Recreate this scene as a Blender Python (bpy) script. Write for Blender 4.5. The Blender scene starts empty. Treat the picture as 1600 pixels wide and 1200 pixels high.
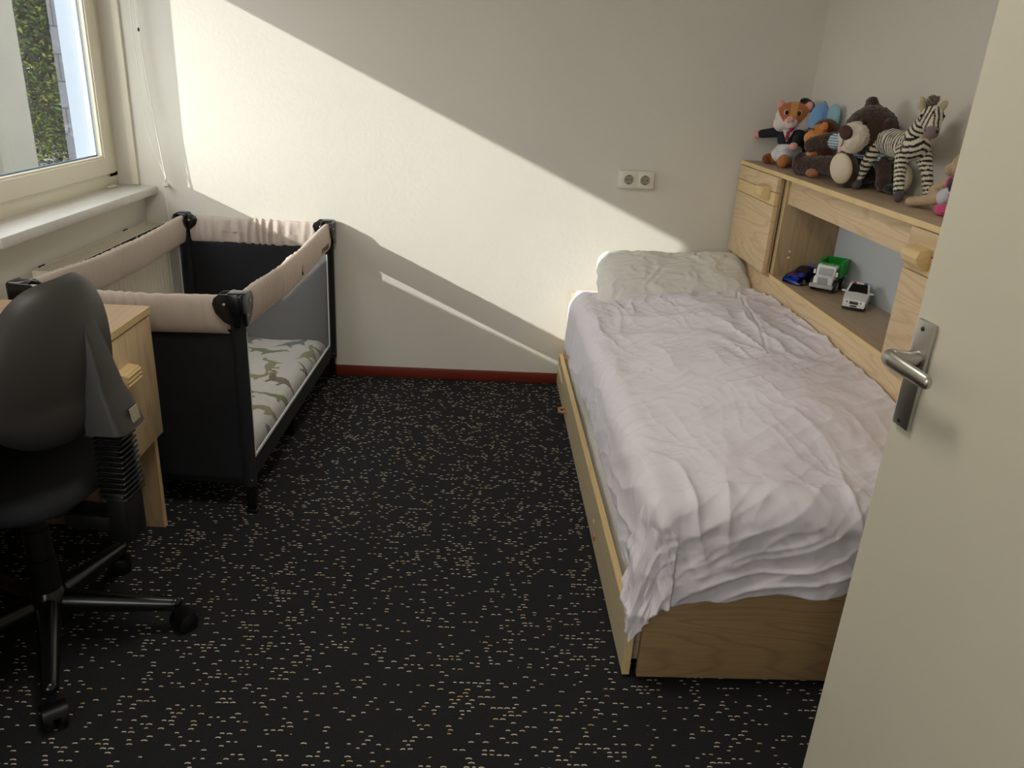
import bpy, bmesh, math, random
from mathutils import Vector, Matrix, Euler, noise
PI = math.pi
random.seed(7)
S = bpy.context.scene
COL = S.collection

# ---------------------------------------------------------------- camera, world, sun, exposure
cam_d = bpy.data.cameras.new('camera'); cam = bpy.data.objects.new('camera', cam_d); COL.objects.link(cam)
CP, CY, CR = math.radians(21.572573), math.radians(2.9121983), math.radians(-3.3577911)
fw = Vector((math.sin(CY)*math.cos(CP), math.cos(CY)*math.cos(CP), -math.sin(CP)))
r0 = Vector((math.cos(CY), -math.sin(CY), 0)); d0 = fw.cross(r0)
rt = math.cos(CR)*r0 + math.sin(CR)*d0; dn = -math.sin(CR)*r0 + math.cos(CR)*d0
cam.matrix_world = Matrix(((rt.x, -dn.x, -fw.x, 0), (rt.y, -dn.y, -fw.y, 0), (rt.z, -dn.z, -fw.z, 1.4), (0, 0, 0, 1)))
cam_d.sensor_fit = 'HORIZONTAL'; cam_d.sensor_width = 36; cam_d.lens = 36*1218.126/1600
cam_d.clip_start = 0.02; cam_d.clip_end = 200
S.camera = cam
W = bpy.data.worlds.new('world'); S.world = W; W.use_nodes = True
wn = W.node_tree; wn.nodes.clear()
wo = wn.nodes.new('ShaderNodeOutputWorld'); wb = wn.nodes.new('ShaderNodeBackground')
wb.inputs[0].default_value = (0.97, 0.98, 1.0, 1); wb.inputs[1].default_value = 3.7
wn.links.new(wb.outputs[0], wo.inputs[0])
sd = bpy.data.lights.new('sun', 'SUN'); sun = bpy.data.objects.new('sun', sd); COL.objects.link(sun)
sd.energy = 4.4; sd.color = (1.0, 0.972, 0.935); sd.angle = math.radians(0.6)
sun.rotation_euler = Vector((1, .5, -.447)).to_track_quat('-Z', 'Y').to_euler(); sun.location = (-6, -1, 5)
ld = bpy.data.lights.new('added fill light', 'AREA'); lamp = bpy.data.objects.new('added_fill_light', ld); COL.objects.link(lamp)  # unseen soft light added under the ceiling to even out room brightness
ld.shape = 'DISK'; ld.size = .55; ld.energy = 11; ld.color = (1.0, .94, .86); lamp.location = (-.35, 1.4, 2.46)
vs = S.view_settings; vs.view_transform = 'Standard'; vs.look = 'None'; vs.gamma = 1; vs.use_curve_mapping = False
vs.exposure = 0.32

# ---------------------------------------------------------------- materials
def lin(c):
    return tuple(((v/255)/12.92 if v/255 <= .04045 else ((v/255+.055)/1.055)**2.4) for v in c) + (1,)
class NT:
    def __init__(s, name):
        s.m = bpy.data.materials.new(name); s.m.use_nodes = True; s.t = s.m.node_tree; s.t.nodes.clear()
        s.out = s.n('ShaderNodeOutputMaterial'); s.b = s.n('ShaderNodeBsdfPrincipled'); s.l(s.b.outputs[0], s.out.inputs[0])
    def n(s, k, **kw):
        x = s.t.nodes.new(k)
        for a, v in kw.items(): setattr(x, a, v)
        return x
    def l(s, a, b): s.t.links.new(a, b)
    def inp(s, sock, v):
        if isinstance(v, (int, float)): sock.default_value = v
        elif isinstance(v, (tuple, list)): sock.default_value = v
        else: s.l(v, sock)
    def math(s, op, a, b=None, c=None):
        x = s.n('ShaderNodeMath', operation=op); s.inp(x.inputs[0], a)
        if b is not None: s.inp(x.inputs[1], b)
        if c is not None: s.inp(x.inputs[2], c)
        return x.outputs[0]
    def coord(s, scale=(1, 1, 1), which='Object', rot=(0, 0, 0)):
        t = s.n('ShaderNodeTexCoord'); mp = s.n('ShaderNodeMapping'); s.l(t.outputs[which], mp.inputs[0])
        mp.inputs['Scale'].default_value = scale; mp.inputs['Rotation'].default_value = rot
        return mp.outputs[0]
    def noise(s, vec, scale=5, detail=3, rough=.5, dist=0):
        x = s.n('ShaderNodeTexNoise'); s.l(vec, x.inputs['Vector']); x.inputs['Scale'].default_value = scale
        x.inputs['Detail'].default_value = detail; x.inputs['Roughness'].default_value = rough; x.inputs['Distortion'].default_value = dist
        return x.outputs[0]
    def mix(s, fac, a, b):
        x = s.n('ShaderNodeMix', data_type='RGBA'); s.inp(x.inputs[0], fac); s.inp(x.inputs[6], a); s.inp(x.inputs[7], b)
        return x.outputs[2]
    def ramp(s, fac, stops):
        x = s.n('ShaderNodeValToRGB'); s.l(fac, x.inputs[0]); e = x.color_ramp.elements
        while len(e) < len(stops): e.new(.5)
        for i, (p, c) in enumerate(stops): e[i].position = p; e[i].color = c if len(c) == 4 else tuple(c)+(1,)
        return x.outputs[0]
    def bump(s, h, strength=.3, dist=.01):
        x = s.n('ShaderNodeBump'); s.l(h, x.inputs['Height']); x.inputs['Strength'].default_value = strength; x.inputs['Distance'].default_value = dist
        s.l(x.outputs[0], s.b.inputs['Normal'])
def mat(name, c, rough=.6, metal=0, nscale=0, nstr=.2, ndist=.002, var=0, vscale=4, spec=None, coat=0, stretch=(1, 1, 1)):
    t = NT(name); v = t.coord(stretch)
    col = lin(c)
    if var:
        n = t.noise(v, vscale, 4, .6)
        a = tuple(x*(1-var) for x in col[:3])+(1,); b = tuple(min(1, x*(1+var)) for x in col[:3])+(1,)
        t.l(t.ramp(n, [(.3, a), (.7, b)]), t.b.inputs['Base Color'])
    else: t.b.inputs['Base Color'].default_value = col
    t.b.inputs['Roughness'].default_value = rough; t.b.inputs['Metallic'].default_value = metal
    if spec is not None: t.b.inputs['Specular IOR Level'].default_value = spec
    if coat: t.b.inputs['Coat Weight'].default_value = coat
    if nscale: t.bump(t.noise(v, nscale, 3, .6), nstr, ndist)
    return t.m
def wood(name, axis, base=(222, 197, 158), dark=(186, 152, 108), rough=.5, off=0):
    t = NT(name); ai = 'xyz'.index(axis)
    sc = [9, 9, 9]; sc[ai] = 1.1
    v = t.coord(tuple(sc)); ad = t.n('ShaderNodeVectorMath', operation='ADD'); t.l(v, ad.inputs[0]); ad.inputs[1].default_value = (off, off*1.7, off*.6)
    v = ad.outputs[0]
    n1 = t.noise(v, .8, 2, .4, .3)
    ring = t.math('FRACT', t.math('MULTIPLY', n1, 17))
    line = t.math('SUBTRACT', 1, t.math('MINIMUM', t.math('MULTIPLY', t.math('ABSOLUTE', t.math('SUBTRACT', ring, .5)), 5), 1))
    sc2 = [260, 260, 260]; sc2[ai] = 6
    n2 = t.noise(t.coord(tuple(sc2)), 1, 3, .6)
    n3 = t.noise(v, 2.2, 3, .5)
    b1 = lin(base); d1 = lin(dark)
    c = t.mix(t.math('MULTIPLY', line, .55), b1, d1)
    l2 = tuple(min(1, x*1.10) for x in b1[:3])+(1,); 
    c = t.mix(t.math('MULTIPLY', t.math('SUBTRACT', n2, .42), 1.3), c, d1)
    c = t.mix(t.math('MULTIPLY', n3, .35), c, l2)
    t.l(c, t.b.inputs['Base Color']); t.b.inputs['Roughness'].default_value = rough
    t.bump(n2, .06, .0006)
    return t.m
def vcol(name, rough=.9, nscale=0, nstr=.4, ndist=.003, sheen=0):
    t = NT(name); a = t.n('ShaderNodeVertexColor', layer_name='Col'); t.l(a.outputs[0], t.b.inputs['Base Color'])
    t.b.inputs['Roughness'].default_value = rough; t.b.inputs['Specular IOR Level'].default_value = .15
    if sheen: t.b.inputs['Sheen Weight'].default_value = sheen
    if nscale: t.bump(t.noise(t.coord(), nscale, 3, .6), nstr, ndist)
    return t.m
M = {}
M['wall'] = mat('painted wall', (224, 219, 206), .85, 0, 55, .25, .003, .02, 2)
M['ceil'] = mat('ceiling paint', (232, 228, 218), .9, 0, 60, .2, .002)
M['frame'] = mat('cream window paint', (232, 225, 204), .35, 0, 8, .05, .002)
M['sill'] = mat('sill stone', (214, 211, 204), .3, 0, 0, 0, 0, .05, 30)
M['extwhite'] = mat('white exterior paint', (146, 156, 168), .5, 0, 20, .1)
M['gasket'] = mat('grey gasket', (120, 140, 160), .5, 0, 10, .1)
M['base'] = mat('red brown skirting', (112, 38, 22), .42, 0, 30, .1, .002, .15, 6, stretch=(1, 8, 8))
M['rad'] = mat('cream radiator enamel', (228, 220, 196), .35, 0, 20, .03)
M['slot'] = mat('dark grille shade and brackets', (40, 36, 28), .8, 0, 10, .1)  # dark tone paints the shade between grille slats; brackets share it
M['cord'] = mat('white cord', (235, 230, 218), .7, 0, 300, .3)
M['black'] = mat('black plastic', (20, 20, 21), .38, 0, 220, .12, .0006)
M['blackgloss'] = mat('glossy black plastic', (17, 18, 19), .22, 0, 30, .05)
M['shell'] = mat('textured charcoal plastic', (50, 48, 45), .5, 0, 600, .25, .0006, .05, 3, spec=.5)
M['fabblack'] = mat('black woven fabric', (22, 23, 27), .9, 0, 500, .5, .001, .15, 20)
M['steel'] = mat('brushed aluminium', (188, 186, 180), .36, 1.0, 60, .08, .001, stretch=(1, 1, 8))
M['screw'] = mat('dark screw', (90, 88, 84), .35, 1.0, 60, .1)
M['door'] = mat('door paint', (214, 209, 189), .5, 0, 90, .12, .001, .015, 3)
M['plastic'] = mat('white plastic', (228, 224, 208), .35, 0, 20, .03)
M['sockhole'] = mat('socket recess', (158, 152, 132), .5, 0, 20, .03)
M['dark'] = mat('dark hole', (15, 15, 14), .6, 0, 20, .05)
M['woodx'] = wood('pale oak grain x', 'x', off=3)
M['woody'] = wood('pale oak grain y', 'y', off=1)
M['woodz'] = wood('pale oak grain z', 'z', off=5)
M['woodsh'] = wood('shelf oak', 'y', (182, 160, 132), (156, 132, 104), .42, 2)
M['woodside'] = wood('oak inner side', 'z', (182, 156, 118), (148, 120, 84), .55, 6)
M['woodfoot'] = wood('oak foot panel', 'x', (176, 146, 104), (134, 102, 66), .5, 8)
M['woodlight'] = wood('solid pine edge', 'y', (230, 202, 148), (212, 178, 122), .45, 4)
M['woodpanel'] = wood('oak drawer front', 'y', (196, 180, 146), (172, 152, 116), .55, 9)
M['desktop'] = wood('desk top laminate', 'y', (196, 166, 132), (170, 136, 102), .35, 7)
M['backwhite'] = mat('white hardboard', (214, 218, 222), .5, 0, 60, .08)
M['peach'] = mat('brown plastic handle', (176, 128, 88), .4, 0, 20, .05)
M['sheet'] = mat('white cotton duvet cover', (232, 226, 232), .88, 0, 900, .15, .0005)
M['pillow'] = mat('white cotton pillowcase', (228, 226, 218), .88, 0, 900, .15, .0005)
M['quilt'] = mat('white quilted mattress', (216, 214, 206), .9, 0, 55, .6, .006)
M['pink'] = mat('pink plush', (228, 168, 160), .9, 0, 300, .3)
M['suit'] = mat('black suit cloth', (26, 28, 36), .9, 0, 400, .4)
M['white'] = mat('white cloth', (222, 222, 220), .85, 0, 200, .3)
M['tie'] = mat('red tie', (168, 34, 60), .6, 0, 200, .2)
M['gold'] = mat('gold button', (220, 168, 100), .3, .8, 30, .05)
M['eye'] = mat('glossy dark eye', (14, 10, 8), .08, 0, 5, .01)
M['nose'] = mat('brown plush nose', (74, 48, 38), .8, 0, 300, .3)
M['sole'] = mat('cream plush', (222, 208, 180), .95, 0, 160, .5, .003)
M['tyre'] = mat('black rubber', (22, 22, 23), .6, 0, 60, .2)
M['carwhite'] = mat('white toy plastic', (232, 230, 226), .2, 0, 10, .02)
M['carglass'] = mat('dark toy window', (26, 26, 28), .12, 0, 10, .02)
M['green'] = mat('green toy plastic', (46, 168, 66), .3, 0, 10, .02)
M['greyp'] = mat('grey toy plastic', (172, 174, 176), .3, 0, 10, .02)
M['red'] = mat('red toy plastic', (196, 32, 48), .25, 0, 10, .02)
M['bluep'] = mat('blue toy plastic', (46, 96, 168), .25, 0, 10, .02)
M['label'] = mat('label', (176, 166, 142), .6, 0, 700, .8, .002, .45, 420)
M['plush'] = vcol('plush fur', .95, 420, .6, .003, .3)
M['zebra'] = vcol('zebra plush', .95, 500, .5, .002, .2)
M['paint'] = vcol('painted toy', .15)
def carpet():
    t = NT('black carpet with pale dashes')
    g = t.n('ShaderNodeNewGeometry'); sp = t.n('ShaderNodeSeparateXYZ'); t.l(g.outputs['Position'], sp.inputs[0])
    wob = t.noise(g.outputs['Position'], 9, 1, .5)
    x = sp.outputs[0]; y = t.math('ADD', sp.outputs[1], t.math('MULTIPLY', wob, .006))
    ry = t.math('DIVIDE', y, .0115); row = t.math('FLOOR', ry); fy = t.math('FRACT', ry)
    def wn(a, b):
        c = t.n('ShaderNodeCombineXYZ'); t.inp(c.inputs[0], a); t.inp(c.inputs[1], b)
        w = t.n('ShaderNodeTexWhiteNoise', noise_dimensions='3D'); t.l(c.outputs[0], w.inputs[0]); return w
    w0 = wn(row, 7.3)
    u = t.math('ADD', t.math('DIVIDE', x, .0165), t.math('MULTIPLY', w0.outputs[0], 31)); cell = t.math('FLOOR', u); fu = t.math('FRACT', u)
    w1 = wn(cell, row); w2 = wn(cell, t.math('ADD', row, .5)); w3 = wn(t.math('ADD', cell, .3), row)
    dens = t.math('ADD', .09, t.math('MULTIPLY', t.noise(g.outputs['Position'], 14, 2, .5), .26))
    act = t.math('LESS_THAN', w1.outputs[0], dens)
    hl = t.math('ADD', .20, t.math('MULTIPLY', w2.outputs[0], .22))
    cu = t.math('SUBTRACT', fu, .5)
    inu = t.math('LESS_THAN', t.math('ABSOLUTE', cu), hl)
    arch = t.math('MULTIPLY', t.math('MULTIPLY', cu, cu), 1.0)
    iny = t.math('LESS_THAN', t.math('ABSOLUTE', t.math('ADD', t.math('SUBTRACT', fy, .5), arch)), .13)
    mk = t.math('MULTIPLY', act, t.math('MULTIPLY', inu, iny))
    fine = t.noise(g.outputs['Position'], 420, 2, .6)
    dc = t.ramp(fine, [(.3, lin((22, 23, 26))), (.75, lin((54, 54, 55)))])
    lc = t.ramp(w3.outputs[0], [(0, lin((222, 212, 186))), (.78, lin((214, 204, 180))), (.90, lin((206, 174, 104))), (.96, lin((214, 194, 140))), (1, lin((196, 150, 104)))])
    t.l(t.mix(mk, dc, lc), t.b.inputs['Base Color']); t.b.inputs['Roughness'].default_value = .95; t.b.inputs['Specular IOR Level'].default_value = .1
    t.bump(t.math('ADD', fine, t.math('MULTIPLY', mk, .6)), .5, .003)
    return t.m
M['carpet'] = carpet()
def sheer(name, c, op, trans=.5, weave=0):
    t = NT(name); t.t.nodes.remove(t.b)
    d = t.n('ShaderNodeBsdfDiffuse'); tr = t.n('ShaderNodeBsdfTranslucent'); tp = t.n('ShaderNodeBsdfTransparent')
    d.inputs[0].default_value = lin(c); tr.inputs[0].default_value = lin(c)
    m1 = t.n('ShaderNodeMixShader'); m1.inputs[0].default_value = trans; t.l(d.outputs[0], m1.inputs[1]); t.l(tr.outputs[0], m1.inputs[2])
    if op >= 1: t.l(m1.outputs[0], t.out.inputs[0]); return t.m
    m2 = t.n('ShaderNodeMixShader'); m2.inputs[0].default_value = op; t.l(tp.outputs[0], m2.inputs[1]); t.l(m1.outputs[0], m2.inputs[2])
    t.l(m2.outputs[0], t.out.inputs[0]); return t.m
M['mesh'] = sheer('white cot netting', (228, 228, 230), .25, .45)
M['rail'] = sheer('taupe padded cloth', (212, 198, 186), 1, .25)
M['piping'] = mat('pale piping', (206, 194, 182), .8, 0, 200, .2)
def glass():
    t = NT('window glass'); t.t.nodes.remove(t.b)
    tp = t.n('ShaderNodeBsdfTransparent'); gl = t.n('ShaderNodeBsdfGlossy'); gl.inputs['Roughness'].default_value = .02
    m = t.n('ShaderNodeMixShader'); m.inputs[0].default_value = .07; t.l(tp.outputs[0], m.inputs[1]); t.l(gl.outputs[0], m.inputs[2]); t.l(m.outputs[0], t.out.inputs[0])
    tp.inputs[0].default_value = (.94, .96, .96, 1)
    return t.m
M['glass'] = glass()

# ---------------------------------------------------------------- mesh helpers
MW = {}
def add_box(bm, x0, x1, y0, y1, z0, z1, bev=0, seg=2, mtx=None):
    t = bmesh.new(); bmesh.ops.create_cube(t, size=1)
    for v in t.verts: v.co = Vector(((x0+x1)/2+v.co.x*(x1-x0), (y0+y1)/2+v.co.y*(y1-y0), (z0+z1)/2+v.co.z*(z1-z0)))
    if bev: bmesh.ops.bevel(t, geom=list(t.edges), offset=bev, segments=seg, affect='EDGES', profile=.5)
    merge(bm, t, mtx)
def merge(bm, t, mtx=None):
    if mtx is not None: t.transform(mtx)
    me = bpy.data.meshes.new('tmp'); t.to_mesh(me); t.free(); bm.from_mesh(me); bpy.data.meshes.remove(me)
def box(*a, **k):
    bm = bmesh.new(); add_box(bm, *a, **k); return bm
def add_tube(bm, pts, r, seg=10, caps=True):
    pts = [Vector(p) for p in pts]; n = len(pts); rs = r if isinstance(r, (list, tuple)) else [r]*n
    rings = []; up = None
    for i, p in enumerate(pts):
        d = (pts[min(i+1, n-1)]-pts[max(i-1, 0)]).normalized()
        if up is None:
            up = Vector((0, 0, 1)) if abs(d.z) < .9 else Vector((1, 0, 0))
        a = d.cross(up)
        if a.length < 1e-5: a = d.orthogonal()
        a.normalize(); up = a.cross(d).normalized()
        rings.append([bm.verts.new(p+rs[i]*(math.cos(2*PI*k/seg)*a+math.sin(2*PI*k/seg)*up)) for k in range(seg)])
    for i in range(n-1):
        for k in range(seg):
            bm.faces.new((rings[i][k], rings[i][(k+1) % seg], rings[i+1][(k+1) % seg], rings[i+1][k]))
    if caps:
        bm.faces.new(list(reversed(rings[0]))); bm.faces.new(rings[-1])
def tube(*a, **k):
    bm = bmesh.new(); add_tube(bm, *a, **k); return bm
def add_lathe(bm, prof, c=(0, 0, 0), seg=24, mtx=None):
    t = bmesh.new(); rings = []
    for (r, z) in prof:
        if r < 1e-6: rings.append([t.verts.new((0, 0, z))])
        else: rings.append([t.verts.new((r*math.cos(2*PI*k/seg), r*math.sin(2*PI*k/seg), z)) for k in range(seg)])
    for i in range(len(rings)-1):
        a, b = rings[i], rings[i+1]
        for k in range(seg):
            q = [a[k % len(a)], a[(k+1) % len(a)], b[(k+1) % len(b)], b[k % len(b)]]; q2 = []
            for v in q:
                if v not in q2: q2.append(v)
            if len(q2) > 2: t.faces.new(q2)
    m = Matrix.Translation(c) @ (mtx if mtx is not None else Matrix())
    merge(bm, t, m)
def add_ell(bm, c, r, rot=(0, 0, 0), sub=3):
    t = bmesh.new(); bmesh.ops.create_icosphere(t, subdivisions=sub, radius=1)
    if isinstance(r, (int, float)): r = (r, r, r)
    merge(bm, t, Matrix.Translation(c) @ Euler(rot).to_matrix().to_4x4() @ Matrix.Diagonal((*r, 1)))
def ell(*a, **k):
    bm = bmesh.new(); add_ell(bm, *a, **k); return bm
def add_prism(bm, pts, fn, d0, d1, bev=0):
    """pts outline 2D; fn(u,v,w)->Vector; w from d0 to d1"""
    t = bmesh.new(); a = [t.verts.new(fn(u, v, d0)) for u, v in pts]; b = [t.verts.new(fn(u, v, d1)) for u, v in pts]
    t.faces.new(a); t.faces.new(list(reversed(b)))
    for i in range(len(pts)):
        j = (i+1) % len(pts); t.faces.new((a[i], b[i], b[j], a[j]))
    bmesh.ops.recalc_face_normals(t, faces=t.faces)
    if bev: bmesh.ops.bevel(t, geom=list(t.edges), offset=bev, segments=2, affect='EDGES', profile=.5)
    merge(bm, t)
def grid(bm, nu, nv, fn, closeu=False):
    vv = [[bm.verts.new(fn(i/(nu-1) if not closeu else i/nu, j/(nv-1))) for j in range(nv)] for i in range(nu)]
    for i in range(nu if closeu else nu-1):
        for j in range(nv-1):
            i2 = (i+1) % nu; bm.faces.new((vv[i][j], vv[i2][j], vv[i2][j+1], vv[i][j+1]))
    return vv
def obj(name, bm, m, parent=None, local=False, smooth=None, kind=None, auto=35):
    if parent is not None and not local: bm.transform(MW[parent].inverted())
    bmesh.ops.recalc_face_normals(bm, faces=bm.faces)
    me = bpy.data.meshes.new(name); bm.to_mesh(me); bm.free()
    o = bpy.data.objects.new(name, me); COL.objects.link(o); me.materials.append(M[m] if isinstance(m, str) else m)
    if smooth is not False:
        me.polygons.foreach_set('use_smooth', [True]*len(me.polygons))
        if smooth is not True:
            try: me.set_sharp_from_angle(angle=math.radians(auto))
            except Exception: pass
    if parent is not None: o.parent = parent; MW[o] = MW[parent]
    else: MW[o] = Matrix()
    if kind: o['kind'] = kind
    return o
def thing(name, label, cat, loc=(0, 0, 0), rz=0, group=None):
    o = bpy.data.objects.new(name, None); COL.objects.link(o); o.location = loc; o.rotation_euler = (0, 0, rz)
    o.empty_display_size = .05; o['label'] = label; o['category'] = cat
    if group: o['group'] = group
    MW[o] = Matrix.Translation(loc) @ Matrix.Rotation(rz, 4, 'Z')
    return o
def tag(o, label, cat, group=None):
    o['label'] = label; o['category'] = cat
    if group: o['group'] = group
    return o
def sroot(name):
    o = bpy.data.objects.new(name, None); COL.objects.link(o); o['kind'] = 'structure'; o.empty_display_size = .05; MW[o] = Matrix(); return o
def struct(name, bm, m, parent=None, **k):
    o = obj(name, bm, m, parent, **k)
    if parent is None: o['kind'] = 'structure'
    return o
def text_bm(s, size, depth, font_align='CENTER'):
    c = bpy.data.curves.new('t', 'FONT'); c.body = s; c.size = size; c.extrude = depth; c.align_x = font_align; c.align_y = 'CENTER'
    o = bpy.data.objects.new('t', c); COL.objects.link(o); bpy.context.view_layer.update()
    dg = bpy.context.evaluated_depsgraph_get(); me = bpy.data.meshes.new_from_object(o.evaluated_get(dg))
    bm = bmesh.new(); bm.from_mesh(me); bpy.data.meshes.remove(me); bpy.data.objects.remove(o); bpy.data.curves.remove(c)
    return bm
def N3(p, s=1): return noise.noise(Vector(p)*s)
def smooth01(x):
    x = max(0, min(1, x)); return x*x*(3-2*x)
def frame_mtx(o, xd, zd):
    """matrix whose local Z -> zd, local X -> roughly xd"""
    z = Vector(zd).normalized(); x = Vector(xd); x = (x-z*x.dot(z)).normalized(); y = z.cross(x)
    return Matrix(((x.x, y.x, z.x, o[0]), (x.y, y.y, z.y, o[1]), (x.z, y.z, z.z, o[2]), (0, 0, 0, 1)))

# ---------------------------------------------------------------- room shell
YF = 3.575; XR = 1.415; XL = -1.5; ZC = 2.5
WY0, WY1, WZ0, WZ1 = 2.19, 3.52, .87, 1.95      # window opening in the left wall
struct('floor', box(-1.9, 1.7, -1.3, 3.8, -.1, 0), 'carpet')
struct('wall_far', box(-1.66, 1.6, YF, YF+.15, 0, ZC), 'wall')
struct('wall_right', box(XR, XR+.15, .2, YF, 0, ZC), 'wall')
bm = bmesh.new()
add_box(bm, XL-.16, XL, -1.2, WY0, 0, ZC); add_box(bm, XL-.16, XL, WY0, YF, 0, WZ0-.03); add_box(bm, XL-.16, XL, WY0, YF, WZ1, ZC)
struct('wall_left', bm, 'wall')
bm = bmesh.new(); add_box(bm, .76, XR, .08, .2, 0, ZC); add_box(bm, .60, .76, .08, .2, 2.12, ZC)
add_box(bm, -1.9, -1.45, -1.45, -1.3, 0, ZC); add_box(bm, -.3, 1.7, -1.45, -1.3, 0, ZC); add_box(bm, -1.45, -.3, -1.45, -1.3, 0, 1.0); add_box(bm, -1.45, -.3, -1.45, -1.3, 2.1, ZC); add_box(bm, 1.6, 1.7, -1.3, .2, 0, ZC)  # opening in this wall is added, unseen, to let fill light in
struct('wall_near', bm, 'wall')
struct('ceiling', box(-1.9, 1.7, -1.45, YF+.15, ZC, ZC+.1), 'ceil')
bm = bmesh.new(); add_box(bm, XL, XR, YF-.012, YF, 0, .052, .003); struct('baseboard_far', bm, 'base')
bm = bmesh.new(); add_box(bm, XL, XL+.012, -1.2, YF-.012, 0, .052, .003); struct('baseboard_left', bm, 'base')
# vertical cover strip on the far wall beside the window
bm = bmesh.new(); add_box(bm, -1.545, -1.515, YF-.012, YF, .862, ZC, .003); add_box(bm, -1.521, -1.513, YF-.018, YF, .862, ZC, .002)
struct('trim_1', bm, 'frame')
# window sill
o = struct('trim_2', box(-1.605, -1.44, 2.385, YF, .826, .861, .005), 'sill')
# window: fixed frame, sash, glass
w = sroot('window_1')
bm = bmesh.new(); fx0, fx1 = -1.655, -1.604
add_box(bm, fx0, fx1, WY0, YF, .840, .918, .002); add_box(bm, fx0, fx1, WY0, YF, WZ1-.04, WZ1, .002)
add_box(bm, fx0, fx1, WY0, WY0+.045, .9, WZ1); add_box(bm, fx0, fx1, 3.50, YF, .9, WZ1)
struct('window_frame', bm, 'frame', w)
bm = bmesh.new(); sx0, sx1 = -1.640, -1.588
gy0, gy1, gz0, gz1 = 2.295, 3.430, .992, 1.86
add_box(bm, sx0, sx1, 2.21, 3.52, .916, gz0-.008, .004); add_box(bm, sx0, sx1, 2.21, 3.52, gz1+.008, 1.93, .004)
add_box(bm, sx0, sx1, 2.21, gy0-.008, gz0-.01, gz1+.01, .004); add_box(bm, sx0, sx1, gy1+.008, 3.52, gz0-.01, gz1+.01, .004)
# glazing beads
bx0, bx1 = -1.612, -1.594
add_box(bm, bx0, bx1, gy0-.008, gy1+.008, gz0-.012, gz0, .002); add_box(bm, bx0, bx1, gy0-.008, gy1+.008, gz1, gz1+.012, .002)
add_box(bm, bx0, bx1, gy0-.012, gy0, gz0, gz1, .002); add_box(bm, bx0, bx1, gy1, gy1+.012, gz0, gz1, .002)
struct('window_sash', bm, 'frame', w)
struct('window_pane', box(-1.622, -1.616, gy0-.01, gy1+.01, gz0-.01, gz1+.01), 'glass', w)
bm = bmesh.new(); add_box(bm, -1.617, -1.612, gy0, gy1, gz0-.001, gz0+.006); add_box(bm, -1.617, -1.612, gy1-.006, gy1, gz0, gz1)
struct('glass_seal', bm, 'gasket', w)
bm = bmesh.new(); add_box(bm, -1.74, -1.655, WY0, 3.50, .90, .925, .003); add_box(bm, -1.735, -1.655, 3.50, 3.62, .90, 2.3)
add_box(bm, -1.70, -1.655, 3.482, 3.50, .92, 2.3)
struct('outer_reveal', bm, 'extwhite', w)
# small white window catch lying on the sill
bm = bmesh.new(); add_box(bm, -1.600, -1.575, 3.44, 3.495, .861, .869, .003); add_tube(bm, [(-1.585, 3.44, .869), (-1.58, 3.42, .872), (-1.57, 3.405, .872)], .003)
tag(obj('window_catch', bm, 'plastic'), 'small white catch lying on the window sill by the frame', 'catch')

# door, open at the right
D0 = Vector((.640, 1.075, 0)); th = math.radians(84); dd = Vector((math.cos(th), -math.sin(th), 0)); dnrm = Vector((-math.sin(th), -math.cos(th), 0))
def dm(u, z, w=0): return D0 + dd*u + dnrm*w + Vector((0, 0, z))
w = sroot('door_1')
DM = Matrix(((dd.x, dnrm.x, 0, D0.x), (dd.y, dnrm.y, 0, D0.y), (0, 0, 1, 0), (0, 0, 0, 1)))
struct('door_leaf', box(0, .86, -.04, 0, .01, 2.1, .0015, 1, DM), 'door', w)
pl = struct('handle_plate', box(.012, .051, 0, .009, .943, 1.108, .004, 2, DM), 'steel', w)
for z in (1.096, .953):
    bm = bmesh.new(); add_lathe(bm, [(0, .0015), (.003, .0012), (.0035, 0)], (0, 0, 0), 12, frame_mtx(dm(.030, z, .009), (0, 0, 1), dnrm)); obj('screw', bm, 'screw', pl)
bm = bmesh.new(); add_lathe(bm, [(.0125, 0), (.0125, .006), (.010, .012), (.0095, .02)], (0, 0, 0), 20, frame_mtx(dm(.031, 1.052, .009), (0, 0, 1), dnrm)); obj('handle_rose', bm, 'steel', pl)
bm = bmesh.new()
LP = [((.031, 1.052, .018), .0095, .010), ((.030, 1.052, .030), .0100, .011), ((.026, 1.052, .042), .0100, .0125), ((.029, 1.052, .051), .0085, .013), ((.042, 1.052, .053), .0080, .0125), ((.066, 1.050, .051), .0075, .0115), ((.092, 1.048, .048), .0072, .0108), ((.112, 1.046, .045), .0070, .0102), ((.117, 1.046, .0445), .004, .007)]
rings = []
for i, (p, a, b) in enumerate(LP):
    P0 = Vector(LP[max(i-1, 0)][0]); P1 = Vector(LP[min(i+1, len(LP)-1)][0]); d = P1-P0
    d = Vector((d.x, d.z, 0)).normalized()       # in (u,w) plane
    side = Vector((-d.y, d.x, 0)); rr = []
    for k in range(16):
        c, s = math.cos(2*PI*k/16), math.sin(2*PI*k/16)
        uw = Vector((p[0], p[2], 0))+side*a*c
        rr.append(bm.verts.new(dm(uw.x, p[1]+b*s, uw.y)))
    rings.append(rr)
for i in range(len(rings)-1):
    for k in range(16): bm.faces.new((rings[i][k], rings[i][(k+1) % 16], rings[i+1][(k+1) % 16], rings[i+1][k]))
bm.faces.new(rings[0]); bm.faces.new(rings[-1])
obj('door_handle', bm, 'steel', pl, auto=60)

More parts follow.
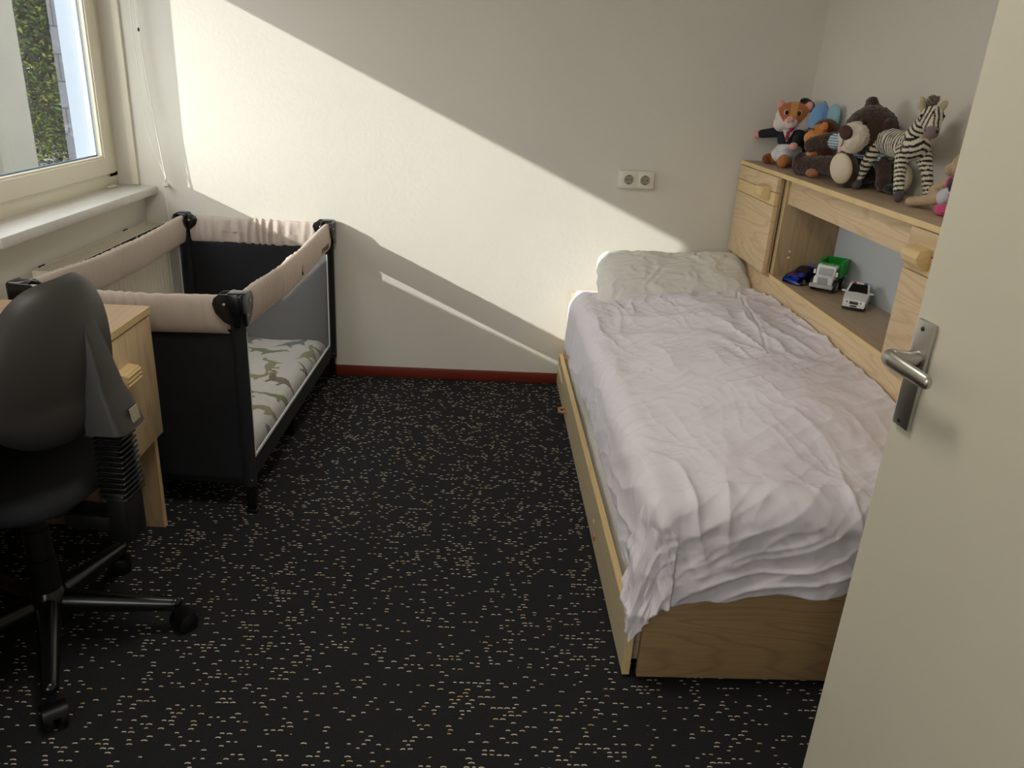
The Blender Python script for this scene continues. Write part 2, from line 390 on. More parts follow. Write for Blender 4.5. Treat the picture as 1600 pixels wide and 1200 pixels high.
# ---------------------------------------------------------------- things on walls
# double wall socket
t = thing('wall_socket', 'white double wall socket on the far wall', 'socket', (.690, YF, 1.0))
x0, x1, z0, z1 = .602, .764, .958, 1.036
t.location = (.683, YF, .997); MW[t] = Matrix.Translation(t.location)
pl = obj('socket_frame', box(x0, x1, YF-.028, YF, z0, z1, .008, 3), 'plastic', t)
for cx in (.647, .720):
    ins = obj('socket_insert', box(cx-.030, cx+.030, YF-.031, YF-.026, .966, 1.028, .002), 'plastic', t)
    bm = bmesh.new(); add_lathe(bm, [(0, -.0), (.019, 0), (.0195, .0012), (.0215, .0012), (.0215, 0)], (0, 0, 0), 32, frame_mtx((cx, YF-.0312, .997), (1, 0, 0), (0, -1, 0)))
    rc = obj('socket_recess', bm, 'sockhole', ins)
    bm = bmesh.new()
    for dx, dz in ((-.0095, 0), (.0095, 0), (0, -.0165), (0, .0165)): add_lathe(bm, [(0, .001), (.0026, .001), (.0026, 0)], (0, 0, 0), 10, frame_mtx((cx+dx, YF-.0315, .997+dz), (1, 0, 0), (0, -1, 0)))
    obj('contact_hole', bm, 'dark', ins)

# blind cord
t = thing('blind_cord', 'white looped blind cord hanging by the window', 'cord', (-1.40, 3.53, .86))
def cat(pts, n=8):
    pts = [Vector(p) for p in pts]; out = []
    for i in range(len(pts)-1):
        p0, p1, p2, p3 = pts[max(i-1, 0)], pts[i], pts[i+1], pts[min(i+2, len(pts)-1)]
        for k in range(n):
            s = k/n; out.append(.5*((2*p1)+(-p0+p2)*s+(2*p0-5*p1+4*p2-p3)*s*s+(-p0+3*p1-3*p2+p3)*s**3))
    out.append(pts[-1]); return out
obj('cord_strand', tube(cat([(-1.432, 3.53, 2.2), (-1.425, 3.53, 1.6), (-1.425, 3.53, 1.45), (-1.408, 3.53, 1.22), (-1.395, 3.53, 1.05), (-1.385, 3.53, .95), (-1.38, 3.53, .90)]), .0022, 6), 'cord', t)
obj('cord_strand', tube(cat([(-1.452, 3.53, 2.2), (-1.452, 3.53, 1.62), (-1.450, 3.53, 1.40), (-1.442, 3.53, 1.15), (-1.425, 3.53, 1.04), (-1.395, 3.53, .95), (-1.38, 3.53, .90)]), .0022, 6), 'cord', t)
obj('cord_strand', tube(cat([(-1.436, 3.535, 2.2), (-1.432, 3.535, 1.7), (-1.432, 3.535, 1.5), (-1.43, 3.535, 1.3), (-1.412, 3.535, 1.18)]), .0019, 6), 'cord', t)
obj('cord_tail', tube(cat([(-1.38, 3.53, .905), (-1.388, 3.52, .87), (-1.385, 3.52, .80), (-1.380, 3.52, .70)]), .0018, 6), 'cord', t)
bm = bmesh.new(); add_tube(bm, [(-1.38, 3.53, .915), (-1.38, 3.53, .885)], .003, 8); obj('cord_end', bm, 'cord', t)
obj('cord_bead', ell((-1.426, 3.527, 1.49), (.004, .004, .008)), 'dark', t)
bm = bmesh.new(); add_ell(bm, (-1.392, 3.545, .868), (.012, .02, .007)); add_tube(bm, [(-1.392, YF-.001, .868), (-1.392, 3.535, .868)], .006, 8)
obj('cord_cleat', bm, 'plastic', t)

# radiator
t = thing('radiator', 'cream panel radiator with a slotted top below the window', 'radiator', (-1.43, 3.03, .12))
ra0, ra1, ry0, ry1 = -1.472, -1.386, 2.57, 3.50
bm = bmesh.new()
def radf(u, v):
    y = ry0+.012+u*(ry1-ry0-.024); z = .13+v*(.70-.13)
    k = max(0, min(1, (.5+.5*math.cos(2*PI*y/.034))*1.5-.3)); e = smooth01(v/.05)*smooth01((1-v)/.05)
    return Vector((ra1-.006-.009*k*e, y, z))
grid(bm, 360, 22, radf)
bm2 = bmesh.new(); add_box(bm2, ra1-.03, ra1-.016, ry0, ry1, .12, .705, .003); merge(bm, bm2)
obj('front_panel', bm, 'rad', t)
obj('back_panel', box(ra0, ra0+.012, ry0, ry1, .12, .705, .003), 'rad', t)
for y in (ry0, ry1): obj('side_cover', box(ra0, ra1, y-.004, y+.004, .12, .716, .002), 'rad', t)
bm = bmesh.new(); 
for i in range(9):
    x = ra0+.002+i*(ra1-ra0-.008)/8; add_box(bm, x, x+.0036, ry0, ry1, .705, .7165, .0008, 1)
for y in [ry0+.004+i*(ry1-ry0-.008)/6 for i in range(7)]: add_box(bm, ra0, ra1, y-.004, y+.004, .703, .713)
g = obj('top_grille', bm, 'rad', t)
obj('grille_painted_shade', box(ra0+.002, ra1-.002, ry0+.004, ry1-.004, .700, .7148), 'slot', t)  # dark sheet just under the slat tops, painted as the shade between them
for y in (2.66, 3.32):
    bm = bmesh.new(); add_box(bm, XL+.001, ra0, y-.012, y+.012, .68, .700, .002); add_tube(bm, [(-1.487, y-.012, .706), (-1.487, y+.014, .706)], .008, 8)
    obj('wall_bracket', bm, 'slot', t)
bm = bmesh.new(); add_tube(bm, [(-1.43, 2.566, .17), (-1.43, 2.54, .17), (-1.43, 2.53, .13), (-1.43, 2.53, .0)], .008, 10); obj('valve_pipe', bm, 'rad', t)

# ---------------------------------------------------------------- cot
ctm = thing('travel_cot', 'black folding travel cot with taupe padded rails and netting sides', 'cot', (-1.027, 2.925, 0), -math.radians(1.7))
HW, HL, ZT = .322, .625, .742       # half width, half length, rail top (local)
def rail(pa, pb, inward, sag, nm):
    """padded cloth sleeve over a rail from pa to pb (local)"""
    pa = Vector(pa); pb = Vector(pb); L = (pb-pa).length; d = (pb-pa)/L; n = Vector(inward)
    H = .118
    def f(u, v):
        s = u*L; e = min(s, L-s)/L*2
        cx = sag*smooth01(e*1.2)
        corner = smooth01((.075-min(s, L-s))/.075)
        h = H*(1-.0*corner)
        fold = 0
        for (c0, w0, a0) in ((.5*L, .10, .007), (.25*L, .2, .003), (.75*L, .2, .003)):
            fold += a0*(.35 if nm < 2 else .8)*math.exp(-((s-c0)/w0)**2)*(math.sin(s*150+3*math.sin(s*23)+2*N3((s*20, v*3, nm)))+.8*N3((s*60, v*4, nm)))
        # profile: closed loop around the rail; v 0..1
        a = v*2*PI
        T = .019
        ca, sa = math.cos(a), math.sin(a)
        zz = -h/2 + (h/2)*(abs(sa)**.8*(1 if sa > 0 else -1))
        xx = T*(abs(ca)**.7*(1 if ca > 0 else -1))*(1-.25*(1 if sa < 0 else 0)*abs(sa))
        nn = N3((s*9, v*2.2, nm*3.1))*.004+fold*(1 if ca != 0 else 0)
        p = pa+d*s+n*(xx+nn*ca)+Vector((0, 0, zz-cx+nn*.5))
        return p
    bm = bmesh.new(); grid(bm, 170, 26, f); bmesh.ops.remove_doubles(bm, verts=bm.verts, dist=1e-5); return bm
def railbottom(pa, pb, sag, inset=0):
    pa = Vector(pa); pb = Vector(pb); L = (pb-pa).length
    return [pa.lerp(pb, i/40)+Vector((0, 0, -.118-sag*smooth01(min(i, 40-i)/20*1.2))) for i in range(41)]
sides = [('near', (-HW+.03, -HL, ZT), (HW-.03, -HL, ZT), (0, 1, 0), .006, 1), ('far', (HW-.03, HL, ZT), (-HW+.03, HL, ZT), (0, -1, 0), .004, 2),
         ('right', (HW, -HL+.03, ZT), (HW, HL-.03, ZT), (-1, 0, 0), .018, 3), ('left', (-HW, HL-.03, ZT), (-HW, -HL+.03, ZT), (1, 0, 0), .018, 4)]
for nm, a, b, inn, sg, k in sides:
    r = obj('padded_rail', rail(a, b, inn, sg, k), 'rail', ctm, local=True, smooth=True)
    obj('piping', tube(railbottom(a, b, sg), .0028, 6), 'piping', r, local=True)
    if nm == 'right':
        tb = text_bm('TOPMARK', .030, .0004)
        tb.transform(frame_mtx((HW+.0215, .46, ZT-.085), (0, 1, 0), (1, 0, 0))); obj('lettering', tb, 'dark', r, local=True)
        obj('cloth_tag', box(HW+.0185, HW+.0215, .065, .085, ZT-.105, ZT-.066), 'dark', r, local=True)
# black end panels
def endpanel(y, s):
    def f(u, v):
        x = -HW+.012+u*(2*HW-.024); z = .105+v*(ZT-.11-.105)
        return Vector((x, y+.004*N3((x*6, z*6, s))+.006*math.sin(PI*u)*s, z))
    bm = bmesh.new(); grid(bm, 30, 24, f); return bm
for y, s in ((-HL, 1), (HL, -1)):
    o = obj('end_panel', endpanel(y, s), 'fabblack', ctm, local=True); md = o.modifiers.new('s', 'SOLIDIFY'); md.thickness = .006
for s in (1, -1):
    x = s*HW
    bm = bmesh.new()
    y0, y1, zb = -HL+.045, HL-.075, .185
    add_box(bm, x-.003, x+.003, -HL, HL, .105, zb, .001); add_box(bm, x-.004, x+.004, -HL, y0, zb, ZT-.1, .001); add_box(bm, x-.004, x+.004, y1, HL, zb, ZT-.1, .001)
    if s > 0:
        pass
    obj('side_border', bm, 'fabblack', ctm, local=True)
    bm = bmesh.new()
    def f(u, v): return Vector((x+.003*N3((u*4, v*4, s)), y0+u*(y1-y0), zb+v*(ZT-.112-zb)))
    grid(bm, 30, 16, f); ms = obj('netting', bm, 'mesh', ctm, local=True)
    bm = bmesh.new(); e = x+s*.005
    add_box(bm, e-.002, e+.002, y0-.003, y1+.003, zb-.005, zb+.005); add_box(bm, e-.002, e+.002, y0-.005, y0+.004, zb, ZT-.13); add_box(bm, e-.002, e+.002, y1-.004, y1+.006, zb, ZT-.13)
    obj('net_edging', bm, 'white', ms, local=True)
for sx in (1, -1):
    for sy in (1, -1):
        cx, cy = sx*HW, sy*HL
        bm = bmesh.new(); add_tube(bm, [(cx, cy, .10), (cx, cy, ZT-.02)], .020, 14)
        obj('corner_post', bm, 'fabblack', ctm, local=True)
        bm = bmesh.new(); add_box(bm, cx-.015, cx+.015, cy-.015, cy+.015, .01, .14, .005); add_box(bm, cx-.019, cx+.019, cy-.019, cy+.019, 0, .014, .005)
        lg = obj('leg', bm, 'blackgloss', ctm, local=True)
        for c_ in ((cx+sx*.016, cy, .125), (cx+.010*sx, cy-.017, .125)): obj('rivet', ell(c_, .003, sub=1), 'steel', lg, local=True)
        # corner bracket: two wings with rounded lower edge and a knuckle
        bm = bmesh.new()
        prof = [(-.012, .004), (.045, .002), (.060, -.010), (.066, -.028), (.058, -.055), (.035, -.082), (.004, -.098), (-.012, -.100)]
        off = .022
        add_prism(bm, prof, lambda u, v, q: Vector((cx-sx*u, cy+sy*q, ZT+.006+v)), off-.001, off+.007, .002)
        add_prism(bm, prof, lambda u, v, q: Vector((cx+sx*q, cy-sy*u, ZT+.006+v)), off-.001, off+.007, .002)
        add_prism(bm, prof, lambda u, v, q: Vector((cx-sx*u, cy-sy*q, ZT+.006+v*.8)), off-.004, off+.002, .002)
        add_prism(bm, prof, lambda u, v, q: Vector((cx-sx*q, cy-sy*u, ZT+.006+v*.8)), off-.004, off+.002, .002)
        add_box(bm, cx-.028, cx+.028, cy-.028, cy+.028, ZT-.06, ZT+.012, .010, 3)
        cb = obj('corner_bracket', bm, 'blackgloss', ctm, local=True)
        for c_, r_ in (((cx-sx*.030, cy+sy*(off+.008), ZT-.022), (.005, .002, .005)), ((cx+sx*(off+.008), cy-sy*.030, ZT-.022), (.002, .005, .005)), ((cx-sx*.030, cy-sy*(off+.003), ZT-.018), (.005, .002, .005)), ((cx+sx*(off+.008), cy-sy*.004, ZT-.060), (.002, .003, .003))):
            obj('rivet', ell(c_, r_, sub=2), 'steel', cb, local=True)
for y in (-.02,):
    for sx in (1, -1):
        bm = bmesh.new(); add_box(bm, sx*(HW-.03)-.015, sx*(HW-.03)+.015, y-.02, y+.02, .0, .105, .006); obj('middle_foot', bm, 'blackgloss', ctm, local=True)
obj('cot_base', box(-HW+.01, HW-.01, -HL+.01, HL-.01, .095, .112), 'fabblack', ctm, local=True)
# dinosaur sheet pattern as vertex colours
dino = [(-.9, .12), (-.7, .16), (-.45, .22), (-.2, .36), (.05, .42), (.25, .34), (.42, .40), (.58, .62), (.72, .74), (.92, .70), (.94, .62), (.74, .58), (.66, .42), (.54, .20), (.40, .06), (.38, -.2), (.28, -.2), (.24, 0), (.05, .02), (-.12, .0), (-.14, -.22), (-.25, -.22), (-.28, .02), (-.5, .08)]
def inpoly(x, y, P):
    c = False; j = len(P)-1
    for i in range(len(P)):
        if (P[i][1] > y) != (P[j][1] > y) and x < (P[j][0]-P[i][0])*(y-P[i][1])/(P[j][1]-P[i][1])+P[i][0]: c = not c
        j = i
    return c
dcols = [(168, 176, 128), (150, 168, 166), (190, 186, 150), (164, 156, 132), (176, 190, 168)]
dn_ = []; rnd = random.Random(5)
for iy in range(8):
    for ix in range(4):
        dn_.append((-.26+ix*.17+rnd.uniform(-.03, .03)+(iy % 2)*.06, -.56+iy*.155+rnd.uniform(-.03, .03), rnd.uniform(-.7, .7)+(0 if rnd.random() < .6 else PI/2), rnd.uniform(.085, .12), rnd.choice((-1, 1)), rnd.choice(dcols)))
def dcol(x, y):
    for (cx, cy, a, s, fl, c) in dn_:
        dx, dy = x-cx, y-cy
        if abs(dx) > s*1.3 or abs(dy) > s*1.3: continue
        u = (math.cos(a)*dx+math.sin(a)*dy)/s*fl; v = (-math.sin(a)*dx+math.cos(a)*dy)/s
        if inpoly(u, v+.2, dino): return c
    return (232, 230, 226)
t = thing('cot_mattress', 'thin cot mattress with a dinosaur print sheet inside the travel cot', 'mattress', (-1.027, 2.925, .112), -math.radians(1.7))
MW[t] = Matrix.Translation((-1.027, 2.925, 0)) @ Matrix.Rotation(-math.radians(1.7), 4, 'Z')
bm = bmesh.new(); cl = bm.loops.layers.color.new('Col')
NU, NV = 120, 240
hw, hl = HW-.022, HL-.028
def mtop(u, v):
    x = -hw+u*2*hw; y = -hl+v*2*hl; e = min(x+hw, hw-x, y+hl, hl-y)
    z = .145+.055*(1-(1-min(e/.05, 1))**2)**.5 + .007*N3((x*7, y*7, 1))+.004*abs(N3((x*16+3*N3((x*5, y*5, 4)), y*12, 2)))
    return Vector((x, y, z))
vv = grid(bm, NU, NV, mtop)
for f in bm.faces:
    c = f.calc_center_median(); k = lin(dcol(c.x, c.y))
    for l in f.loops: l[cl] = k
b2 = bmesh.new(); add_box(b2, -hw, hw, -hl, hl, .112, .146); 
for l in [l for f in b2.faces for l in f.loops]: pass
c2 = b2.loops.layers.color.new('Col')
for f in b2.faces:
    for l in f.loops: l[c2] = lin((232, 230, 226))
merge(bm, b2)
bm.transform(MW[t]); MW[t] = Matrix.Translation(t.location) @ Matrix.Rotation(-math.radians(1.7), 4, 'Z')
obj('dinosaur_sheet', bm, vcol('printed cotton', .9, 700, .2, .001), t, smooth=True)

# ---------------------------------------------------------------- desk
t = thing('desk', 'pale oak desk with a drawer unit beside the travel cot', 'desk', (-1.2, 1.6, 0))
DX0, DX1, DY0, DY1, DZ = -1.484, -.950, 1.02, 2.215, .722
top = obj('desk_top', box(DX0, DX1-.003, DY0, DY1, DZ-.022, DZ, .0015), 'desktop', t)
obj('front_edging', box(DX1-.003, DX1, DY0, DY1, DZ-.022, DZ-.0008, .0008, 1), 'woodlight', top)
for y in (DY1-.022, DY0+.004):
    p = obj('leg_panel', box(DX0+.01, DX1-.020, y-.018, y, 0, DZ-.022, .001), 'woodside', t)
    obj('panel_edging', box(DX1-.020, DX1-.018, y-.018, y, 0, DZ-.022, .0005, 1), 'woodlight', p)
obj('drawer_carcass', box(DX0+.05, DX1-.022, 1.905, DY1-.041, .335, DZ-.023), 'woodside', t)
dr = obj('drawer_front', box(DX1-.021, DX1-.003, 1.90, DY1-.006, .322, DZ-.026, .0015), 'woodz', t)
bm = bmesh.new(); add_prism(bm, [(0, -.025), (.03, -.02), (.034, 0), (.03, .02), (0, .025)], lambda u, v, q: Vector((DX1-.003+u, q, .585+v)), 1.95, 2.04, .002)
for z in (-.012, 0, .012): add_tube(bm, [(DX1+.029, 1.952, .585+z), (DX1+.029, 2.038, .585+z)], .004, 8)
obj('drawer_handle', bm, 'woodlight', dr)
obj('back_rail', box(DX0+.02, DX0+.038, DY0+.02, DY1-.05, .10, DZ-.03), 'woodside', t)

# ---------------------------------------------------------------- office chair (local: +X is the back side)
ch = thing('office_chair', 'black office chair with a charcoal plastic back pushed up to the desk', 'chair', (-1.04, 1.642, 0), math.radians(-6))
bm = bmesh.new(); add_lathe(bm, [(0, .06), (.045, .062), (.052, .08), (.05, .12), (.040, .15), (.034, .16)], seg=24); obj('hub', bm, 'blackgloss', ch, local=True)
bm = bmesh.new(); add_lathe(bm, [(.034, .15), (.034, .25), (.030, .252), (.030, .33), (.026, .332), (.026, .42), (0, .42)], seg=24); obj('gas_column', bm, 'black', ch, local=True)
angs = []
for (px, py) in ((-.733, 1.687), (-.873, 1.369), (-1.016, 1.943)):
    pass
a0 = math.atan2(1.687-1.642, -.733+1.04)+math.radians(6)
for k in range(5):
    a = a0+k*2*PI/5; d = Vector((math.cos(a), math.sin(a), 0)); n = Vector((-math.sin(a), math.cos(a), 0))
    bm = bmesh.new(); rr = []
    for i in range(9):
        s = i/8; r = .03+s*.265; z = .128-.035*s-.0*s; wd = .027*(1-s)+.017*s; h = .03*(1-s)+.018*s
        ring = [(-wd, -h*.9), (-wd*1.02, 0), (-wd*.55, h*.55), (0, h*.72), (wd*.55, h*.55), (wd*1.02, 0), (wd, -h*.9), (0, -h*.95)]
        rr.append([bm.verts.new(d*r+n*u+Vector((0, 0, z+v))) for u, v in ring])
    for i in range(8):
        for j in range(8): bm.faces.new((rr[i][j], rr[i][(j+1) % 8], rr[i+1][(j+1) % 8], rr[i+1][j]))
    bm.faces.new(rr[0]); bm.faces.new(rr[-1]); add_ell(bm, d*.293+Vector((0, 0, .090)), (.018, .018, .017), sub=2)
    arm = obj('base_arm', bm, 'blackgloss', ch, local=True, auto=50)
    # twin wheel caster
    ca = a+[.7, 2.2, -.6, 1.2, .2][k]; q = Vector((math.cos(ca), math.sin(ca), 0)); ax = Vector((-math.sin(ca), math.cos(ca), 0)); c = d*.300+q*.014+Vector((0, 0, .026))
    bm = bmesh.new()
    for s in (-1, 1):
        add_lathe(bm, [(0, .024), (.018, .024), (.0255, .020), (.026, .008), (.020, .004), (0, .004)], (0, 0, 0), 24, frame_mtx(c, (0, 0, 1), ax*s))
    cs = obj('caster', bm, 'black', arm, local=True)
    bm = bmesh.new(); add_tube(bm, [d*.297+Vector((0, 0, .04)), d*.297+Vector((0, 0, .085))], .008, 10)
    tt = bmesh.new()
    def hood(u, v):
        aa = -.35+u*(PI*.95); r = .031
        pt = c+q*(-math.cos(aa)*r)+Vector((0, 0, math.sin(aa)*r)); return pt+ax*((v-.5)*.050)
    grid(tt, 16, 5, hood); bmesh.ops.solidify(tt, geom=tt.faces, thickness=.004); merge(bm, tt)
    # merge hood into the caster arm piece
    hb = bpy.data.meshes.new('h'); bm.to_mesh(hb); bm.free(); b3 = bmesh.new(); b3.from_mesh(cs.data); b3.from_mesh(hb); b3.to_mesh(cs.data); b3.free()
    cs.data.polygons.foreach_set('use_smooth', [True]*len(cs.data.polygons)); cs.data.set_sharp_from_angle(angle=.7)
# seat
def disc(fn, rings=16, seg=72):
    bm = bmesh.new(); c = bm.verts.new(fn(0, 0)); prev = None
    for i in range(1, rings+1):
        cur = [bm.verts.new(fn(i/rings, 2*PI*k/seg)) for k in range(seg)]
        for k in range(seg):
            if prev is None: bm.faces.new((c, cur[k], cur[(k+1) % seg]))
            else: bm.faces.new((prev[k], cur[k], cur[(k+1) % seg], prev[(k+1) % seg]))
        prev = cur
    return bm
def seatf(top):
    def f(r, a):
        c, s = math.cos(a), math.sin(a); q = (abs(c)**3.2+abs(s)**3.2)**(-1/3.2)
        x = -.035+.215*r*c*q; y = .215*r*s*q*(1-.08*(c+1)/2)
        z = .462+(.05 if top else -.028)*math.sqrt(max(0, 1-r**5)) - (.008*(1-r*r) if top else 0)
        return Vector((x, y, z))
    return f
bm = disc(seatf(True)); bm_b = disc(seatf(False)); merge(bm, bm_b); bmesh.ops.remove_doubles(bm, verts=bm.verts, dist=1e-5)
obj('seat', bm, 'fabblack', ch, local=True, smooth=True)
bm = bmesh.new(); add_box(bm, -.09, .12, -.07, .07, .405, .437, .01); add_box(bm, .10, .245, -.035, .035, .36, .40, .008)
obj('tilt_mechanism', bm, 'black', ch, local=True)
bm = bmesh.new(); add_tube(bm, [(.10, -.05, .41), (.12, .05, .37), (.135, .1, .365)], .006, 8); add_lathe(bm, [(0, -.014), (.014, -.012), (.016, 0), (.014, .012), (0, .014)], (0, 0, 0), 14, frame_mtx((.155, .03, .335), (0, 0, 1), (.3, 1, 0)))
obj('adjust_knob', bm, 'black', ch, local=True)
bm = bmesh.new(); add_lathe(bm, [(0, .0), (.012, 0), (.014, .02), (.009, .035), (0, .036)], (0, 0, 0), 6, frame_mtx((.165, .04, .335), (0, 0, 1), (.2, 1, -.2))); obj('knob_bolt', bm, 'steel', ch, local=True, smooth=False)
# back bar and bellows
bm = bmesh.new(); add_box(bm, .212, .260, -.040, .040, .335, .465, .008); obj('back_bar', bm, 'black', ch, local=True)
bm = bmesh.new()
nb = 13
for i in range(nb):
    z0 = .450+i*(.172/nb); w_ = .044-.0008*i
    add_prism(bm, [(-w_+.006, 0), (-w_, .0035), (-w_+.006, .007), (w_-.006, .007), (w_, .0035), (w_-.006, 0)], lambda u, v, q: Vector((q, u, z0+v)), .200, .266, .002)
    add_box(bm, .208, .258, -w_+.008, w_-.008, z0, z0+.0105)
obj('bellows', bm, 'black', ch, local=True)
# backrest
def backf(side):
    def f(r, a):
        c, s = math.cos(a), math.sin(a); q = (abs(c)**3.4+abs(s)**3.4)**(-1/3.4)
        v = .5+.5*r*s*q                              # 0 bottom .. 1 top
        hwid = .215*(1-.27*smooth01((v-.35)/.65)**1.3)*(.93+.07*smooth01(v/.3))
        y = hwid*r*c*q
        z = .600+v*.352
        ax = .185 - .025*math.cos(v*2.2) - .075*(v-.35)*(v-.35)*1.2 - 2.0*(y*y)*.85 + (.0 if v > .3 else .02*(.3-v)/.3)
        th_ = (.042 if side > 0 else -.030)*math.sqrt(max(0, 1-r**4))
        return Vector((ax+th_-.010*v, y, z))
    return f
bm = disc(backf(1), 26, 96); obj('back_shell', bm, 'shell', ch, local=True, smooth=True)
bm = disc(backf(-1), 22, 96); cush = obj('back_cushion', bm, 'fabblack', ch, local=True, smooth=True)
# flared spine cover
def spine(u, v):
    # v 0 bottom..1 top ; u across
    z = .615+v*.268; wv = .042*(1-v)+.020; s = (u*2-1)
    base = backf(1)(0.0, 0)      # centre
    vv_ = (z-.600)/.352; y = s*wv+.014
    ax = .185-.025*math.cos(vv_*2.2)-.075*(vv_-.35)**2*1.2-2.0*(y*y)*.85+(.0 if vv_ > .3 else .02*(.3-vv_)/.3)-.010*vv_+.034
    h = (.076*(1-v)**1.15+.002)*(1-abs(s)**14)**.4
    return Vector((ax+h, y, z))
bm = bmesh.new(); vv2 = grid(bm, 40, 40, spine)
fl = bm.faces.new([vv2[i][0] for i in range(40)])
obj('spine_cover', bm, 'shell', ch, local=True, auto=50)
pt = spine(.62, .10); pn = Vector((1, .10, .14))
lb = bmesh.new(); add_box(lb, -.018, .018, -.0165, .0165, -.001, .0016, 0, 2, frame_mtx(pt+pn.normalized()*.002, (0, 1, 0), pn)); obj('maker_label', lb, 'label', ch, local=True)

# ---------------------------------------------------------------- bed
bd = thing('bed', 'pale oak single bed frame below the wall shelf', 'bed', (.80, 2.55, 0))
BX0, BX1, BY0, BY1 = .434, 1.165, 1.541, 3.555
obj('foot_panel', box(BX0, BX1+.02, BY0, BY0+.018, .012, .380, .001), 'woodfoot', bd)
obj('head_panel', box(BX0, BX1, BY1-.018, BY1, .012, .47, .001), 'woodx', bd)
obj('side_panel', box(.468, .486, BY0+.02, BY1-.02, .20, .385, .001), 'woodside', bd)
obj('slat_base', box(.49, BX1-.005, BY0+.02, BY1-.02, .335, .36), 'woody', bd)
obj('wall_side_panel', box(BX1-.018, BX1, BY0+.02, BY1-.02, .012, .385), 'woody', bd)
# trundle drawer
td = thing('trundle_drawer', 'pale oak bed drawer pulled slightly out from under the bed', 'drawer', (.41, 2.55, 0))
fr = obj('drawer_front', box(.399, .417, 1.553, 3.556, .010, .160, .0008, 1), 'woodpanel', td)
obj('top_edging', box(.3985, .4175, 1.5528, 3.5565, .158, .1635, .0008, 1), 'woodlight', fr)
obj('end_edging', box(.3985, .4175, 1.550, 1.5535, .010, .163, .0005, 1), 'woodlight', fr)
obj('drawer_end', box(.417, 1.05, 3.525, 3.541, .03, .150, .001), 'woodx', td)
obj('drawer_end', box(.417, 1.05, 1.585, 1.601, .03, .150, .001), 'woodx', td)
obj('drawer_bottom', box(.417, 1.05, 1.601, 3.525, .03, .045), 'woody', td)
def handle(y, z, flat=False):
    bm = bmesh.new()
    pts = [(.399, y-.022, z), (.378, y-.022, z), (.372, y-.014, z), (.370, y, z), (.372, y+.014, z), (.378, y+.022, z), (.399, y+.022, z)]
    add_tube(bm, cat(pts, 4), .006, 10); return bm
obj('drawer_handle', handle(3.11, .055), 'peach', fr)
bm = bmesh.new(); add_box(bm, .392, .3995, 2.10, 2.125, .045, .062, .002); obj('drawer_catch', bm, 'peach', fr)
bm = bmesh.new(); add_box(bm, .397, .3995, 2.145, 2.165, .075, .088, .0008); obj('handle_mark', bm, 'woodlight', fr)
# second mattress in the drawer
def under(u, v):
    x = .424+u*.56; y = 1.625+v*1.89
    e = min(u*.56, .2); rise = math.sqrt(max(0, 1-(1-min(e/.06, 1))**2)); ey = smooth01(min(v*1.89, (1-v)*1.89)/.06)
    wv = .012*N3((x*6, y*4, 3))+.006*N3((x*16, y*9, 8))
    z = .075+.120*rise*(.5+.5*ey)+wv*rise+.02*smooth01((v-.55)/.4)
    x2 = x+.006*N3((y*6, 1, 2))*(1-u)
    return Vector((x2, y, min(z, .222)))
bm = bmesh.new(); grid(bm, 60, 180, under); add_box(bm, .424, .984, 1.625, 3.515, .047, .077)
tag(obj('quilted_mattress', bm, 'quilt', smooth=True), 'white quilted mattress lying in the drawer under the bed', 'mattress')
# mattress
bm = bmesh.new(); add_box(bm, .44, 1.160, 1.565, 3.535, .362, .495, .035, 4)
tag(obj('mattress', bm, 'sheet'), 'white sheeted mattress on the bed under the duvet', 'mattress')

# duvet
RU = .07
XE, YE = .477, 1.592
LS, LF = .27, .305
XRt = 1.158; YT = 3.34
seam1 = [(1.10, 3.22), (1.02, 2.95), (.99, 2.70), (.955, 2.45), (.915, 2.28)]
seam2 = [(.56, 2.30), (.75, 2.29), (.915, 2.28), (1.05, 2.22), (1.16, 2.20)]
def dseg(x, y, P):
    b = 9
    for i in range(len(P)-1):
        ax, ay = P[i]; bx, by = P[i+1]; dx, dy = bx-ax, by-ay; k = max(0, min(1, ((x-ax)*dx+(y-ay)*dy)/(dx*dx+dy*dy)))
        b = min(b, math.hypot(x-ax-k*dx, y-ay-k*dy))
    return b
def ridge(x, y, z=0):
    return 1-abs(noise.noise(Vector((x, y, z))))*2
def topz(x, y):
    z = .528
    t_ = smooth01((x-.45)/.75)
    z += .105*t_*smooth01((y-1.6)/.5)
    z += .028*math.sin(PI*max(0, min(1, (x-.42)/.7)))*smooth01((y-1.55)/.4)
    z -= .045*smooth01((y-2.95)/.35)*smooth01((x-.4)/.3)
    z += .018*N3((x*3.1, y*2.4, 5))
    return z
